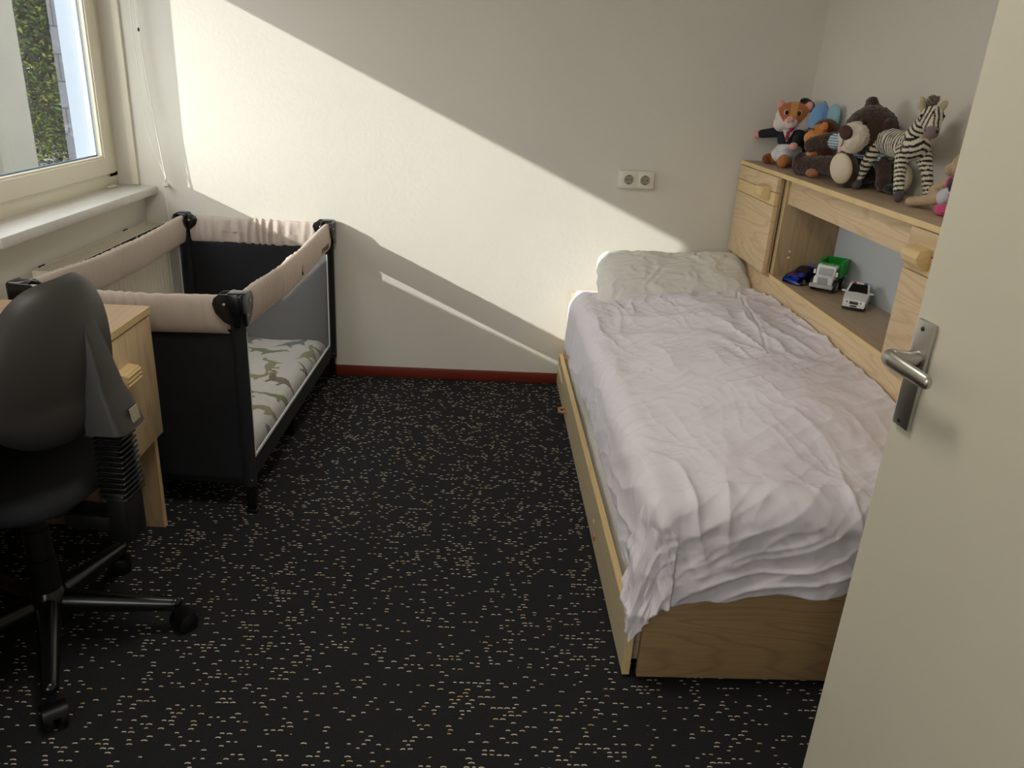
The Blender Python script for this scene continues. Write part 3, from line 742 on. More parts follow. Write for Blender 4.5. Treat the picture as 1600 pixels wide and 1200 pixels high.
def wrinkle(x, y):
    # long folds: fan pattern, stretched along diagonals
    w1 = ridge(x*3.0+y*5.5+1.2*N3((x*2, y*2, 0)), (x*.9-y*.6)*1.3, 1.0)
    w2 = ridge(x*11+y*3.5+1.5*N3((x*3, y*3, 7)), (y*1.1-x*.3)*2.2, 4.0)
    w3 = ridge(x*7-y*15+2*N3((x*2.5, y*2.5, 3)), (x+y)*2.5, 9.0)
    m1 = smooth01(.5+1.6*N3((x*2.2, y*1.7, 12))); m2 = smooth01(.5+1.6*N3((x*2.0, y*2.2, 22)))
    w4 = ridge(x*22+y*9+1.5*N3((x*4, y*4, 31)), (y*1.2-x*.4)*4, 14.0); w5 = ridge(x*13-y*26+2*N3((x*4, y*4, 41)), (x+y)*4, 19.0)
    s = .0085*w1*(.4+.6*m1)+.0070*w2*abs(w2)*m2+.0050*w3*abs(w3)*(1-m2*.5)
    s += .0022*w4*abs(w4)*(.3+.7*m1)+.0020*w5*abs(w5)*(.3+.7*m2)
    s += .0025*noise.turbulence(Vector((x*14, y*14, 0)), 3, False)
    s = s*1.3+.010*N3((x*4.2+y*1.5, y*5.5-x, 51))
    d1 = dseg(x, y, seam1); d2 = dseg(x, y, seam2)
    s += -.0035*math.exp(-(d1/.004)**2)+.0018*math.exp(-((d1-.010)/.006)**2)
    s += -.003*math.exp(-(d2/.004)**2)+.0018*math.exp(-((d2-.010)/.006)**2)
    return s
def duv(u, v):
    su = -LS+u*(XRt-XE+LS); sv = -LF+v*(YT-YE+LF)
    # vary hem lengths
    if su < 0: su *= 1+.05*math.sin(v*9)+.05*N3((0, v*7, 3)) - .10*smooth01((v-.15)/.1)*smooth01((.45-v)/.15)
    if sv < 0: sv *= 1+.05*N3((u*7, 0, 5)) - .18*smooth01((u-.25)/.6)
    a = min(su, 0); b = min(sv, 0); L = math.hypot(a, b)
    x = XE+max(su, 0); y = YE+max(sv, 0)
    wr = wrinkle(x if su >= 0 else XE+su, y if sv >= 0 else YE+sv)
    tz = topz(x, y)
    if L < 1e-6: return Vector((x, y, tz+wr))
    dx, dy = a/L, b/L
    R = RU
    if L < R*PI/2: an = L/R; out = R*math.sin(an); drop = R*(1-math.cos(an)); nz = math.cos(an); no = math.sin(an)
    else:
        h = L-R*PI/2; fl = .10 if b < 0 and a == 0 else (.06 if b == 0 else .06+.20*min(abs(dx), abs(dy))*1.4)
        out = R+h*fl*.5; drop = R+h; nz = .1; no = 1
    # flutes on hanging cloth
    wr *= (1-.45*smooth01(L/.12)) if b == 0 else 1.25
    hang = smooth01((L-.06)/.2)
    tt_ = (x+y)*1.0 if (a == 0 or b == 0) else (x+y)
    along = (y if b == 0 else 0)+(x if a == 0 else 0)+(0 if (a == 0 or b == 0) else math.atan2(dy, dx)*.35)
    fl_ = .016*hang*N3((along*8, 1.5, 2 if b < 0 else 4))+(.012*hang*ridge(along*7+L*5, L*6, 61) if b < 0 else 0)+.006*hang*N3((along*22, L*3, 6))
    out += fl_+wr*no
    return Vector((x+dx*out, y+dy*out, tz-drop+wr*nz))
bm = bmesh.new(); grid(bm, 300, 520, duv)
dv = obj('duvet', bm, 'sheet', smooth=True); tag(dv, 'rumpled white duvet spread over the bed', 'duvet')
md = dv.modifiers.new('thick', 'SOLIDIFY'); md.thickness = .010; md.offset = -1

# pillow
pm = Matrix.Translation((.842, 3.305, .600)) @ Euler((math.radians(30), math.radians(-2), math.radians(-2))).to_matrix().to_4x4()
def pil(sg):
    def f(u, v):
        a, b = u*2-1, v*2-1
        cx_ = abs(a)**4*abs(b)**4
        x = a*.345*(1-.045*(1-abs(b)**2)); x *= 1-.08*max(0, b)**2-.12*max(0, b)**6; y = b*.182*(1-.12*(1-abs(a)**2)*(b > 0)-.02*(1-a*a))
        e = max(0, (1-abs(a)**3.4))*max(0, (1-abs(b)**3.0)); h = .082*e**.52
        q = e**.3
        wr = .010*ridge(a*2.1+b*.9+.8*N3((a*2, b*2, 1)), b*1.6-a*.5, 3+sg)*q+.007*ridge(a*5-b*2+1.2*N3((a*3, b*3, 6)), b*2.5, 8)*q+.003*N3((a*11, b*9, 1))*q
        x *= 1-.02*N3((b*4, 0, 0)); y *= 1-.04*N3((a*3, 0, 3))
        return Vector((x, y, sg*h*(1 if sg > 0 else .62)+wr*(sg > 0)+.012*(a*a)-.006))
    return f
bm = bmesh.new(); grid(bm, 150, 110, pil(1)); grid(bm, 150, 110, pil(-1)); bmesh.ops.remove_doubles(bm, verts=bm.verts, dist=1e-4); bm.transform(pm)
tag(obj('pillow', bm, 'pillow', smooth=True), 'white pillow at the head of the bed against the far wall', 'pillow')

# ---------------------------------------------------------------- wall cabinet with shelf
cb = thing('headboard_cabinet', 'pale oak storage cabinet with open shelf along the wall above the bed', 'cabinet', (1.29, 2.55, .2))
CX = 1.158; YA, YB = 1.545, 3.565; ZS = .713; ZTOP = 1.105
tp = obj('top_board', box(1.150, XR-.004, YA, YB, ZTOP-.016, ZTOP, .001), 'woodsh', cb)
obj('top_edging', box(1.147, 1.1502, YA, YB, ZTOP-.0165, ZTOP+.0003, .0004, 1), 'woodlight', tp)
sh = obj('shelf_board', box(1.170, XR-.004, YA, YB-.0, ZS-.018, ZS, .001), 'woodsh', cb)
obj('shelf_edging', box(1.166, 1.1702, YA, 3.05, ZS-.018, ZS+.0003, .0004, 1), 'woodlight', sh)
obj('apron', box(1.168, 1.186, YA, YB, .30, ZS-.018, .001), 'woody', cb)
for (y0, y1) in ((3.036, 3.069), (3.549, YB), (2.014, 2.046), (YA, YA+.016)):
    p = obj('upright', box(1.172, XR-.005, y0, y1, ZS, ZTOP-.016, .001), 'woodside', cb)
    obj('upright_edging', box(1.170, 1.1725, y0 if y0 != 2.014 else y1-.005, y0+.005 if y0 != 2.014 else y1, ZS, ZTOP-.016, .0004, 1), 'woodlight', p)
obj('back_panel', box(XR-.010, XR-.004, YA+.01, YB-.01, ZS, ZTOP-.016), 'backwhite', cb)
fs = obj('fascia', box(1.182, 1.198, 2.046, 3.036, .994, ZTOP-.016, .001), 'woody', cb)
bm = bmesh.new()
for z in (.785, .81):
    add_lathe(bm, [(0, .003), (.004, .002), (.005, 0)], (0, 0, 0), 12, frame_mtx((1.225, 3.036, z), (0, 0, 1), (0, -1, 0)))
obj('screw_cap', bm, 'plastic', cb)
def cab_door(y0, y1, hy):
    d = obj('door', box(1.140, 1.158, y0, y1, .712, .9765, .001), 'woody', cb)
    d2 = obj('drawer_front', box(1.140, 1.158, y0, y1, 1.030, 1.0865, .001), 'woody', cb)
    st = obj('handle_strip', box(1.141, 1.158, y0+.004, y1-.004, .9785, 1.0275, .001), 'woodlight', cb)
    obj('strip_backing', box(1.1575, 1.1695, y0+.002, y1-.002, .714, 1.085), 'woodside', cb)
    bm = bmesh.new()
    add_prism(bm, [(0, -.024), (.012, -.026), (.034, -.010), (.040, .006), (.034, .024), (.012, .030), (0, .030)][::-1], lambda u, v, q: Vector((1.141-u, q, 1.018+v)), hy-.042, hy+.042, .0025)
    obj('block_handle', bm, 'woodlight', st)
cab_door(3.070, 3.556, 3.165)
cab_door(1.560, 2.044, 1.962)

# ---------------------------------------------------------------- toys: plush helper
def plush(name, prims, m, parent, colf, voxel=.0045, fur=.0, furs=90):
    """prims: ('e',c,r,rot,key) or ('c',[(p,r),...],key) merged by voxel remesh into one skin; colf(p,key)->rgb"""
    bm = bmesh.new(); samples = []
    for pr in prims:
        if pr[0] == 'e':
            _, c, r, rot, key = pr; add_ell(bm, c, r, rot, 3)
            samples.append((Vector(c), r if not isinstance(r, (int, float)) else (r, r, r), Euler(rot).to_matrix().inverted(), key))
        else:
            _, pts, key = pr
            for i in range(len(pts)-1):
                p0, r0_ = Vector(pts[i][0]), pts[i][1]; p1, r1_ = Vector(pts[i+1][0]), pts[i+1][1]
                n = max(2, int((p1-p0).length/(min(r0_, r1_)*.35)))
                for k in range(n+1):
                    s = k/n; c = p0.lerp(p1, s); r = r0_*(1-s)+r1_*s; add_ell(bm, c, r, sub=2); samples.append((c, (r, r, r), Matrix.Identity(3), key))
    me = bpy.data.meshes.new('b'); bm.to_mesh(me); bm.free(); o = bpy.data.objects.new('b', me); COL.objects.link(o)
    md = o.modifiers.new('r', 'REMESH'); md.mode = 'VOXEL'; md.voxel_size = voxel
    sm = o.modifiers.new('s', 'SMOOTH'); sm.factor = .5; sm.iterations = 4
    bpy.context.view_layer.update(); dg = bpy.context.evaluated_depsgraph_get()
    m2 = bpy.data.meshes.new_from_object(o.evaluated_get(dg)); bpy.data.objects.remove(o); bpy.data.meshes.remove(me)
    b = bmesh.new(); b.from_mesh(m2); bpy.data.meshes.remove(m2)
    lay = b.verts.layers.float_color.new('Col') if hasattr(b.verts.layers, 'float_color') else None
    b.normal_update()
    for v in b.verts:
        best = 1e9; key = None
        for c, r, mi, k in samples:
            q = mi @ (v.co-c); dd_ = abs(math.sqrt((q.x/r[0])**2+(q.y/r[1])**2+(q.z/r[2])**2)-1)*min(r)
            if dd_ < best: best = dd_; key = k
        v[lay] = lin(colf(v.co, key))
    if fur:
        for v in b.verts: v.co += v.normal*fur*(N3(v.co, furs)+.5*N3(v.co, furs*2.3))
    return obj(name, b, m, parent, smooth=True)
def V(*a): return Vector(a)

# --- hamster in a suit
t = thing('plush_hamster', 'plush hamster toy in a black jacket and white trousers, leftmost on the shelf', 'soft toy', (1.31, 3.44, ZTOP))
hc = V(1.295, 3.44, 1.300); fd = V(-.36, -.90, -.1).normalized(); rg = V(.93, -.37, 0).normalized(); up = V(0, 0, 1)
def hp(a, b, c): return hc+rg*a+fd*b+up*c
def hamcol(p, k):
    if k == 'cheek': return (232, 222, 214)
    if k == 'muz': return (236, 216, 208)
    if k == 'ear': return (232, 170, 160)
    if k == 'foot': return (132, 66, 34)
    if k == 'leg': return (206, 128, 62)
    if k == 'head':
        q = p-hc
        if q.dot(up) < -.036+.042*(abs(q.dot(rg))/.052)**2: return (232, 222, 214)
        if abs(q.dot(rg)) < .014 and q.dot(up) > .0: return (208, 150, 84)
        return (186, 108, 56)
    return (190, 120, 66)
pr = [('e', hc, (.072, .058, .062), (0, 0, -.38), 'head'), ('e', hp(.042, .012, -.026), (.034, .030, .034), (0, 0, 0), 'cheek'), ('e', hp(-.042, .012, -.026), (.034, .030, .034), (0, 0, 0), 'cheek'),
      ('e', hp(-.004, .050, -.018), (.026, .026, .026), (0, 0, 0), 'muz'), ('e', hp(.056, .004, .046), (.017, .010, .022), (0, .3, -.38), 'ear'), ('e', hp(-.056, .004, .046), (.017, .010, .022), (0, -.3, -.38), 'ear'),
      ('e', hc+V(.01, .005, -.095), (.05, .045, .06), (0, 0, 0), 'torso'), ('e', V(1.30, 3.43, 1.150), (.055, .05, .045), (0, 0, 0), 'leg'),
      ('c', [(V(1.28, 3.45, 1.145), .026), (V(1.235, 3.435, 1.130), .024)], 'leg'), ('e', V(1.222, 3.44, 1.127), (.032, .024, .022), (0, 0, .4), 'foot'),
      ('c', [(V(1.285, 3.39, 1.145), .026), (V(1.235, 3.31, 1.130), .024)], 'leg'), ('e', V(1.228, 3.292, 1.128), (.022, .02, .023), (0, 0, .4), 'leg')]
bd_ = plush('body', pr, 'plush', t, hamcol, .0045, .0008)
pr = [('e', hc+V(.008, .003, -.088), (.056, .05, .05), (0, 0, 0), 'j'), ('c', [(hc+V(-.03, .03, -.06), .024), (V(1.262, 3.545, 1.232), .022), (V(1.262, 3.61, 1.222), .020)], 'j'), ('c', [(hc+V(.01, -.05, -.06), .024), (V(1.262, 3.25, 1.225), .021), (V(1.238, 3.20, 1.215), .019)], 'j')]
pr[1] = ('c', [(hc+V(-.035, .03, -.062), .024), (V(1.235, 3.50, 1.230), .021), (V(1.205, 3.53, 1.222), .019)], 'j')
pr[2] = ('c', [(hc+V(.03, -.03, -.062), .024), (V(1.300, 3.355, 1.218), .021), (V(1.275, 3.31, 1.200), .018)], 'j')
obj_ = plush('jacket', pr, 'suit', t, lambda p, k: (20, 20, 20), .0045)
pr = [('e', V(1.297, 3.432, 1.162), (.058, .052, .040), (0, 0, 0), 'p'), ('c', [(V(1.28, 3.44, 1.155), .032), (V(1.25, 3.425, 1.145), .029)], 'p'), ('c', [(V(1.29, 3.39, 1.155), .032), (V(1.25, 3.35, 1.145), .029)], 'p')]
plush('trousers', pr, 'white', t, lambda p, k: (20, 20, 20), .0045, .002, 40)
obj('hand', ell((1.192, 3.545, 1.217), (.022, .020, .016), (0, 0, .5)), 'pink', t)
obj('hand', ell((1.262, 3.290, 1.192), (.018, .018, .016)), 'pink', t)
obj('nose', ell(hp(-.006, .068, -.002), (.018, .014, .016)), 'pink', t)
bm = bmesh.new(); add_ell(bm, hp(.002, .060, -.040), (.010, .010, .011)); obj('mouth', bm, 'tie', t)
for s in (-1, 1):
    e = obj('eye', ell(hp(s*.026-.002, .048, .024), (.010, .009, .012)), 'white', t)
    obj('pupil', ell(hp(s*.025-.002, .0525, .024), (.0078, .007, .0095)), 'eye', e)
bm = bmesh.new(); add_prism(bm, [(-.006, .012), (.006, .012), (.008, -.018), (0, -.026), (-.008, -.018)], lambda u, v, q: hc+V(-.01, -.005, -.062)+rg*u+up*v+fd*q, .042, .050, .001); obj('tie', bm, 'tie', t)
bm = bmesh.new(); add_prism(bm, [(-.024, .014), (.024, .014), (0, -.034)], lambda u, v, q: hc+V(-.01, -.005, -.060)+rg*u+up*v+fd*q, .036, .044, .001); obj('shirt', bm, 'white', t)
obj('button', ell(hc+V(.008, .003, -.108)+fd*.052, .0045, sub=2), 'gold', t)

# --- brown toy with a dark nose behind the hamster
t = thing('soft_toy', 'dark brown plush toy peeking out behind the hamster in the jacket', 'soft toy', (1.35, 3.52, ZTOP))
def brc(p, k): return {'n': (20, 16, 16), 'r': (150, 60, 40)}.get(k, (78, 48, 34))
pr = [('e', V(1.363, 3.490, 1.330), (.040, .042, .044), (0, 0, 0), 'b'), ('e', V(1.352, 3.485, 1.368), (.022, .018, .011), (0, 0, 0), 'n'), ('e', V(1.330, 3.515, 1.345), (.018, .016, .014), (0, 0, 0), 'r'), ('e', V(1.37, 3.52, 1.20), (.034, .036, .09), (0, 0, 0), 'b'), ('e', V(1.365, 3.52, 1.15), (.038, .042, .045), (0, 0, 0), 'b')]
plush('body', pr, 'plush', t, brc, .0045, .0015)
obj('eye', ell((1.342, 3.457, 1.342), .004, sub=2), 'white', t)

# --- blue plush with a pointed head seam
t = thing('soft_toy', 'pale blue plush toy with big rounded ears behind the orange monkey', 'soft toy', (1.36, 3.25, ZTOP))
def blc(p, k): return {'e': (150, 190, 204), 'r': (130, 170, 190)}.get(k, (120, 166, 214))
pr = [('e', V(1.350, 3.295, 1.302), (.040, .052, .064), (.0, 0, -.3), 'b'), ('e', V(1.378, 3.232, 1.312), (.018, .040, .054), (0, 0, .2), 'e'), ('e', V(1.362, 3.27, 1.18), (.040, .05, .074), (0, 0, 0), 'e'), ('e', V(1.30, 3.245, 1.14), (.03, .03, .034), (0, 0, 0), 'b'),
      ('c', [(V(1.365, 3.285, 1.345), .010), (V(1.362, 3.300, 1.368), .006)], 'b')]
plush('body', pr, 'plush', t, blc, .0045, .0006)
obj('seam', tube(cat([(1.342, 3.238, 1.25), (1.346, 3.236, 1.30), (1.355, 3.250, 1.34)]), .0014, 6), M['gasket'], t)
obj('collar', ell((1.322, 3.262, 1.232), (.018, .03, .022)), mat('light blue cloth', (170, 204, 218), .9, 0, 200, .3), t)

# --- monkey
t = thing('plush_monkey', 'orange faced brown plush monkey between the hamster and the big bear', 'soft toy', (1.32, 3.15, ZTOP))
def mkc(p, k): return {'f': (214, 138, 70), 'm': (226, 150, 84), 't': (176, 118, 84)}.get(k, (84, 46, 30))
pr = [('e', V(1.335, 3.175, 1.265), (.050, .056, .046), (0, 0, 0), 'b'), ('e', V(1.298, 3.150, 1.252), (.034, .040, .036), (0, 0, 0), 'f'), ('e', V(1.272, 3.150, 1.236), (.028, .030, .026), (0, 0, 0), 'm'), ('e', V(1.300, 3.112, 1.282), (.014, .020, .018), (0, 0, 0), 'f'), ('e', V(1.37, 3.10, 1.268), (.018, .016, .020), (0, 0, 0), 'b'),
      ('e', V(1.335, 3.16, 1.175), (.045, .05, .065), (0, 0, 0), 'b'), ('c', [(V(1.31, 3.18, 1.14), .024), (V(1.25, 3.15, 1.130), .022)], 'b'), ('e', V(1.262, 3.09, 1.178), (.022, .020, .018), (0, 0, 0), 'm'),
      ('c', [(V(1.31, 3.10, 1.135), .024), (V(1.235, 2.985, 1.127), .020)], 'b'), ('e', V(1.218, 2.945, 1.124), (.024, .028, .016), (0, 0, 0), 't')]
plush('body', pr, 'plush', t, mkc, .0045, .0012)
bm = bmesh.new()
for y in (3.165, 3.135): add_tube(bm, cat([(1.268, y+.010, 1.268), (1.263, y, 1.272), (1.268, y-.010, 1.268)]), .0022, 6)
obj('closed_eye', bm, 'eye', t)

# --- big brown bear
t = thing('plush_bear', 'large dark brown plush bear with cream muzzle and cream foot sole', 'soft toy', (1.30, 2.80, ZTOP))
hc = V(1.305, 2.735, 1.292)
def bec(p, k): return {'m': (224, 210, 190)}.get(k, (66, 47, 38))
mz = V(1.228, 2.690, 1.268)
pr = [('e', hc, (.084, .090, .082), (0, 0, 0), 'b'), ('e', mz, (.040, .054, .052), (.0, 0, .35), 'm'),
      ('c', [(V(1.312, 2.80, 1.362), .016), (V(1.306, 2.785, 1.383), .017), (V(1.302, 2.755, 1.385), .016), (V(1.31, 2.742, 1.365), .013)], 'b'), ('e', V(1.305, 2.768, 1.372), (.02, .026, .024), (0, 0, 0), 'b'), ('e', V(1.322, 2.648, 1.308), (.024, .022, .030), (0, 0, 0), 'b'),
      ('e', V(1.318, 2.80, 1.195), (.072, .082, .085), (0, 0, 0), 'b'), ('e', V(1.325, 2.79, 1.150), (.076, .088, .045), (0, 0, 0), 'b'),
      ('c', [(V(1.300, 2.86, 1.258), .028), (V(1.255, 2.94, 1.243), .027), (V(1.222, 3.005, 1.220), .028)], 'b'),
      ('c', [(V(1.325, 2.72, 1.235), .028), (V(1.33, 2.64, 1.18), .026), (V(1.32, 2.60, 1.135), .026)], 'b'),
      ('c', [(V(1.29, 2.86, 1.160), .040), (V(1.25, 2.95, 1.152), .036), (V(1.215, 3.03, 1.142), .034)], 'b'), ('e', V(1.205, 3.050, 1.148), (.030, .026, .042), (0, 0, .5), 'b'),
      ('c', [(V(1.29, 2.77, 1.165), .046), (V(1.245, 2.735, 1.160), .048)], 'b'), ('e', V(1.228, 2.700, 1.163), (.040, .052, .064), (0, -.35, .25), 'b')]
plush('body', pr, 'plush', t, bec, .005, .0035, 110)
obj('sole', ell((1.204, 2.680, 1.168), (.020, .045, .054), (.25, -.30, .42)), 'sole', t)
obj('nose', ell((1.192, 2.672, 1.284), (.014, .027, .025), (0, -.3, .35)), 'nose', t)
obj('mouth_line', tube(cat([(1.190, 2.675, 1.266), (1.190, 2.677, 1.248), (1.196, 2.70, 1.238)]), .0015, 6), 'nose', t)
for (y, x) in ((2.668, 1.245), (2.775, 1.240)): obj('eye', ell((x, y, 1.318), .007, sub=2), 'eye', t)
def stripe_mat():
    s = NT('striped shirt cloth'); n = s.n('ShaderNodeTexWave', wave_type='BANDS', bands_direction='Z'); s.l(s.coord(), n.inputs['Vector']); n.inputs['Scale'].default_value = 34; n.inputs['Distortion'].default_value = 1
    s.l(s.ramp(n.outputs[1], [(.45, lin((112, 140, 152))), (.6, lin((204, 216, 218)))]), s.b.inputs['Base Color']); s.b.inputs['Roughness'].default_value = .9; return s.m
M['stripe'] = stripe_mat()
pr = [('e', V(1.318, 2.80, 1.215), (.077, .086, .055), (0, 0, 0), 's'), ('c', [(V(1.296, 2.868, 1.250), .032), (V(1.270, 2.910, 1.242), .032)], 's'), ('c', [(V(1.325, 2.715, 1.235), .032), (V(1.33, 2.67, 1.20), .031)], 's')]
plush('shirt', pr, 'stripe', t, lambda p, k: (9, 9, 9), .005)
bm = bmesh.new(); add_lathe(bm, [(0, .003), (.014, .002), (.016, -.002), (0, -.003)], (0, 0, 0), 20, frame_mtx((1.218, 2.748, 1.232), (0, 0, 1), (-1, -.2, .1))); obj('round_badge', bm, 'pink', t)

# --- zebra
t = thing('plush_zebra', 'standing black and white plush zebra in front of the big bear', 'soft toy', (1.31, 2.53, ZTOP))
def zc(p, k):
    DK, LT = (30, 28, 28), (222, 212, 190)
    if k == 'hoof': return (84, 80, 78)
    if k == 'muz': return (134, 118, 116)
    if k == 'inner': return (206, 190, 162)
    wob = .006*N3(p, 22)
    if k[0] == 'l': ph = (p.z+wob+(.35*(p.y if k == 'lf' else -p.y)))/.0155
    elif k == 'body' and p.y < 2.43: ph = (p.z+.55*abs(p.x-1.305)+wob)/.020
    elif k == 'body': ph = (p.y*1.0+.25*abs(p.z-1.30)+wob*1.4+(.55*(1.30-p.z) if p.y > 2.6 else 0))/.021
    elif k == 'neck': ph = (p.y*.35-p.z*.85+wob)/.0165
    elif k == 'head': ph = (abs((p-V(1.283, 2.33, 1.35)).dot(V(.85, -.5, 0)))*1.0+.25*p.z+wob*.5)/.011
    else: return LT
    return DK if (ph % 1) < .43 else LT
pr = [('c', [(V(1.330, 2.665, 1.268), .043), (V(1.322, 2.58, 1.262), .044), (V(1.312, 2.49, 1.262), .045), (V(1.305, 2.425, 1.266), .043)], 'body'),
      ('c', [(V(1.306, 2.44, 1.290), .036), (V(1.302, 2.405, 1.325), .030), (V(1.296, 2.372, 1.352), .028)], 'neck'),
      ('e', V(1.284, 2.338, 1.352), (.031, .036, .034), (0, 0, 0), 'head'), ('c', [(V(1.276, 2.315, 1.340), .026), (V(1.264, 2.285, 1.322), .022)], 'head'), ('e', V(1.257, 2.272, 1.314), (.021, .020, .019), (0, 0, 0), 'muz'),
      ('c', [(V(1.285, 2.45, 1.252), .027), (V(1.274, 2.428, 1.195), .018), (V(1.262, 2.385, 1.138), .016)], 'lf'), ('e', V(1.259, 2.372, 1.122), (.016, .019, .017), (0, 0, 0), 'hoof'),
      ('c', [(V(1.330, 2.425, 1.250), .027), (V(1.342, 2.395, 1.195), .018), (V(1.345, 2.372, 1.140), .016)], 'lf'), ('e', V(1.345, 2.364, 1.122), (.016, .019, .017), (0, 0, 0), 'hoof'),
      ('c', [(V(1.312, 2.672, 1.252), .030), (V(1.285, 2.672, 1.195), .020), (V(1.266, 2.672, 1.140), .016)], 'lh'), ('e', V(1.262, 2.666, 1.122), (.016, .019, .017), (0, 0, 0), 'hoof'),
      ('c', [(V(1.352, 2.675, 1.250), .030), (V(1.366, 2.700, 1.190), .019), (V(1.362, 2.704, 1.135), .016)], 'lh'), ('e', V(1.358, 2.700, 1.121), (.016, .019, .016), (0, 0, 0), 'hoof'),
      ('e', V(1.270, 2.383, 1.388), (.014, .009, .022), (0, -.35, .2), 'inner'), ('e', V(1.318, 2.355, 1.383), (.012, .009, .022), (0, .6, .2), 'inner')]
plush('body', pr, 'zebra', t, zc, .0035, .0004, 200)
bm = bmesh.new(); rnd = random.Random(3)
path = cat([(1.322, 2.47, 1.322), (1.318, 2.435, 1.352), (1.306, 2.402, 1.378), (1.300, 2.378, 1.398), (1.290, 2.352, 1.398)], 14)
for i, p in enumerate(path):
    for k in range(9):
        d = V(.25+rnd.uniform(-.5, .5), .55+rnd.uniform(-.3, .5), .7+rnd.uniform(-.2, .5)).normalized(); b0 = p+V(rnd.uniform(-.006, .006), rnd.uniform(-.004, .004), -.010)
        add_tube(bm, [b0, b0+d*.014, b0+d*rnd.uniform(.022, .030)], [.0026, .0020, .0003], 5)
obj('mane', bm, mat('grey brown mane', (112, 100, 88), .95, 0, 200, .3, var=.25, vscale=60), t)
for d in (V(-.030, .004, .004), V(.020, -.022, .006)): obj('eye', ell(V(1.284, 2.335, 1.352)+d, .005, sub=2), 'eye', t)
bm = bmesh.new(); bm.free()
for c_ in ((1.240, 2.272, 1.318), (1.262, 2.252, 1.318)): obj('nostril', ell(c_, (.0035, .0035, .005), sub=2), 'dark', t)
bm = bmesh.new(); add_tube(bm, cat([(1.335, 2.705, 1.28), (1.345, 2.722, 1.255), (1.348, 2.724, 1.215)]), [.005]*17, 6); obj('tail', bm, 'white', t)

# --- black and white shoe-like soft toy behind the zebra, white bag behind
t = thing('soft_toy', 'small black and cream soft toy lying behind the zebra legs', 'soft toy', (1.37, 2.58, ZTOP))
def pgc(p, k): return {'w': (220, 206, 180), 'r': (150, 20, 34)}.get(k, (24, 22, 24))
pr = [('e', V(1.335, 2.572, 1.122), (.024, .044, .017), (0, 0, 0), 'k'), ('e', V(1.372, 2.58, 1.155), (.022, .040, .046), (0, 0, 0), 'w'), ('e', V(1.330, 2.632, 1.113), (.012, .018, .008), (0, 0, 0), 'r')]
plush('body', pr, 'plush', t, pgc, .004, .0006)

# --- tan doll with pink shoes at the right
t = thing('plush_rabbit', 'tan long legged plush toy in a navy dress by the door edge', 'soft toy', (1.31, 2.19, ZTOP))
def rbc(p, k): return {'n': (30, 34, 66), 'p': (214, 78, 128), 's': (206, 206, 214)}.get(k, (192, 164, 134))
pr = [('c', [(V(1.31, 2.19, 1.150), .020), (V(1.275, 2.24, 1.132), .016), (V(1.262, 2.28, 1.122), .014)], 't'), ('e', V(1.258, 2.285, 1.120), (.020, .024, .014), (0, 0, 0), 't'), ('e', V(1.285, 2.318, 1.120), (.014, .024, .013), (0, 0, 0), 't'),
      ('c', [(V(1.32, 2.20, 1.150), .020), (V(1.290, 2.29, 1.126), .014)], 't'), ('c', [(V(1.285, 2.205, 1.150), .013), (V(1.30, 2.27, 1.158), .012), (V(1.31, 2.215, 1.188), .013)], 't'),
      ('e', V(1.315, 2.165, 1.175), (.032, .036, .044), (.3, 0, 0), 'n'), ('e', V(1.282, 2.175, 1.150), (.016, .024, .024), (0, 0, 0), 's'), ('e', V(1.262, 2.125, 1.122), (.024, .034, .016), (0, 0, 0), 'p'),
      ('e', V(1.322, 2.175, 1.240), (.034, .036, .036), (0, 0, 0), 't'), ('e', V(1.30, 2.20, 1.222), (.018, .020, .018), (0, 0, 0), 't')]
plush('body', pr, 'plush', t, rbc, .004, .0008)
obj('dress_trim', tube(cat([(1.286, 2.135, 1.150), (1.282, 2.165, 1.165), (1.290, 2.19, 1.190), (1.30, 2.185, 1.21)]), .003, 6), mat('pink ribbon', (222, 90, 140), .7, 0, 200, .2), t)

# ---------------------------------------------------------------- toy vehicles
def loft(bm, secs, mtx=None):
    """secs: list of rings (equal length)"""
    t_ = bmesh.new(); R = [[t_.verts.new(p) for p in s] for s in secs]; n = len(R[0])
    for i in range(len(R)-1):
        for k in range(n): t_.faces.new((R[i][k], R[i][(k+1) % n], R[i+1][(k+1) % n], R[i+1][k]))
    t_.faces.new(R[0]); t_.faces.new(R[-1]); bmesh.ops.recalc_face_normals(t_, faces=t_.faces)
    merge(bm, t_, mtx)
def car_body(L, Wd, prof, belt, zb, tuck=.22):
    """prof: list (x, ztop) along length; cross section lofted; x forward"""
    secs = []
    for (x, zt) in prof:
        hw_ = Wd/2*(1-.10*abs(2*x/L)**4); zbelt = min(belt, zt)
        k = max(0, zt-zbelt)
        ti = hw_-tuck*k
        s = [(-hw_*.94, zb), (-hw_, zb+.006), (-hw_, zbelt-.004), (-hw_*.97, zbelt), (-ti, zt-.003 if k > .002 else zt), (-ti*.86, zt+.001), (0, zt+.003), (ti*.86, zt+.001), (ti, zt-.003 if k > .002 else zt), (hw_*.97, zbelt), (hw_, zbelt-.004), (hw_, zb+.006), (hw_*.94, zb)]
        secs.append([V(x, y, z) for y, z in s])
    bm = bmesh.new(); loft(bm, secs); return bm
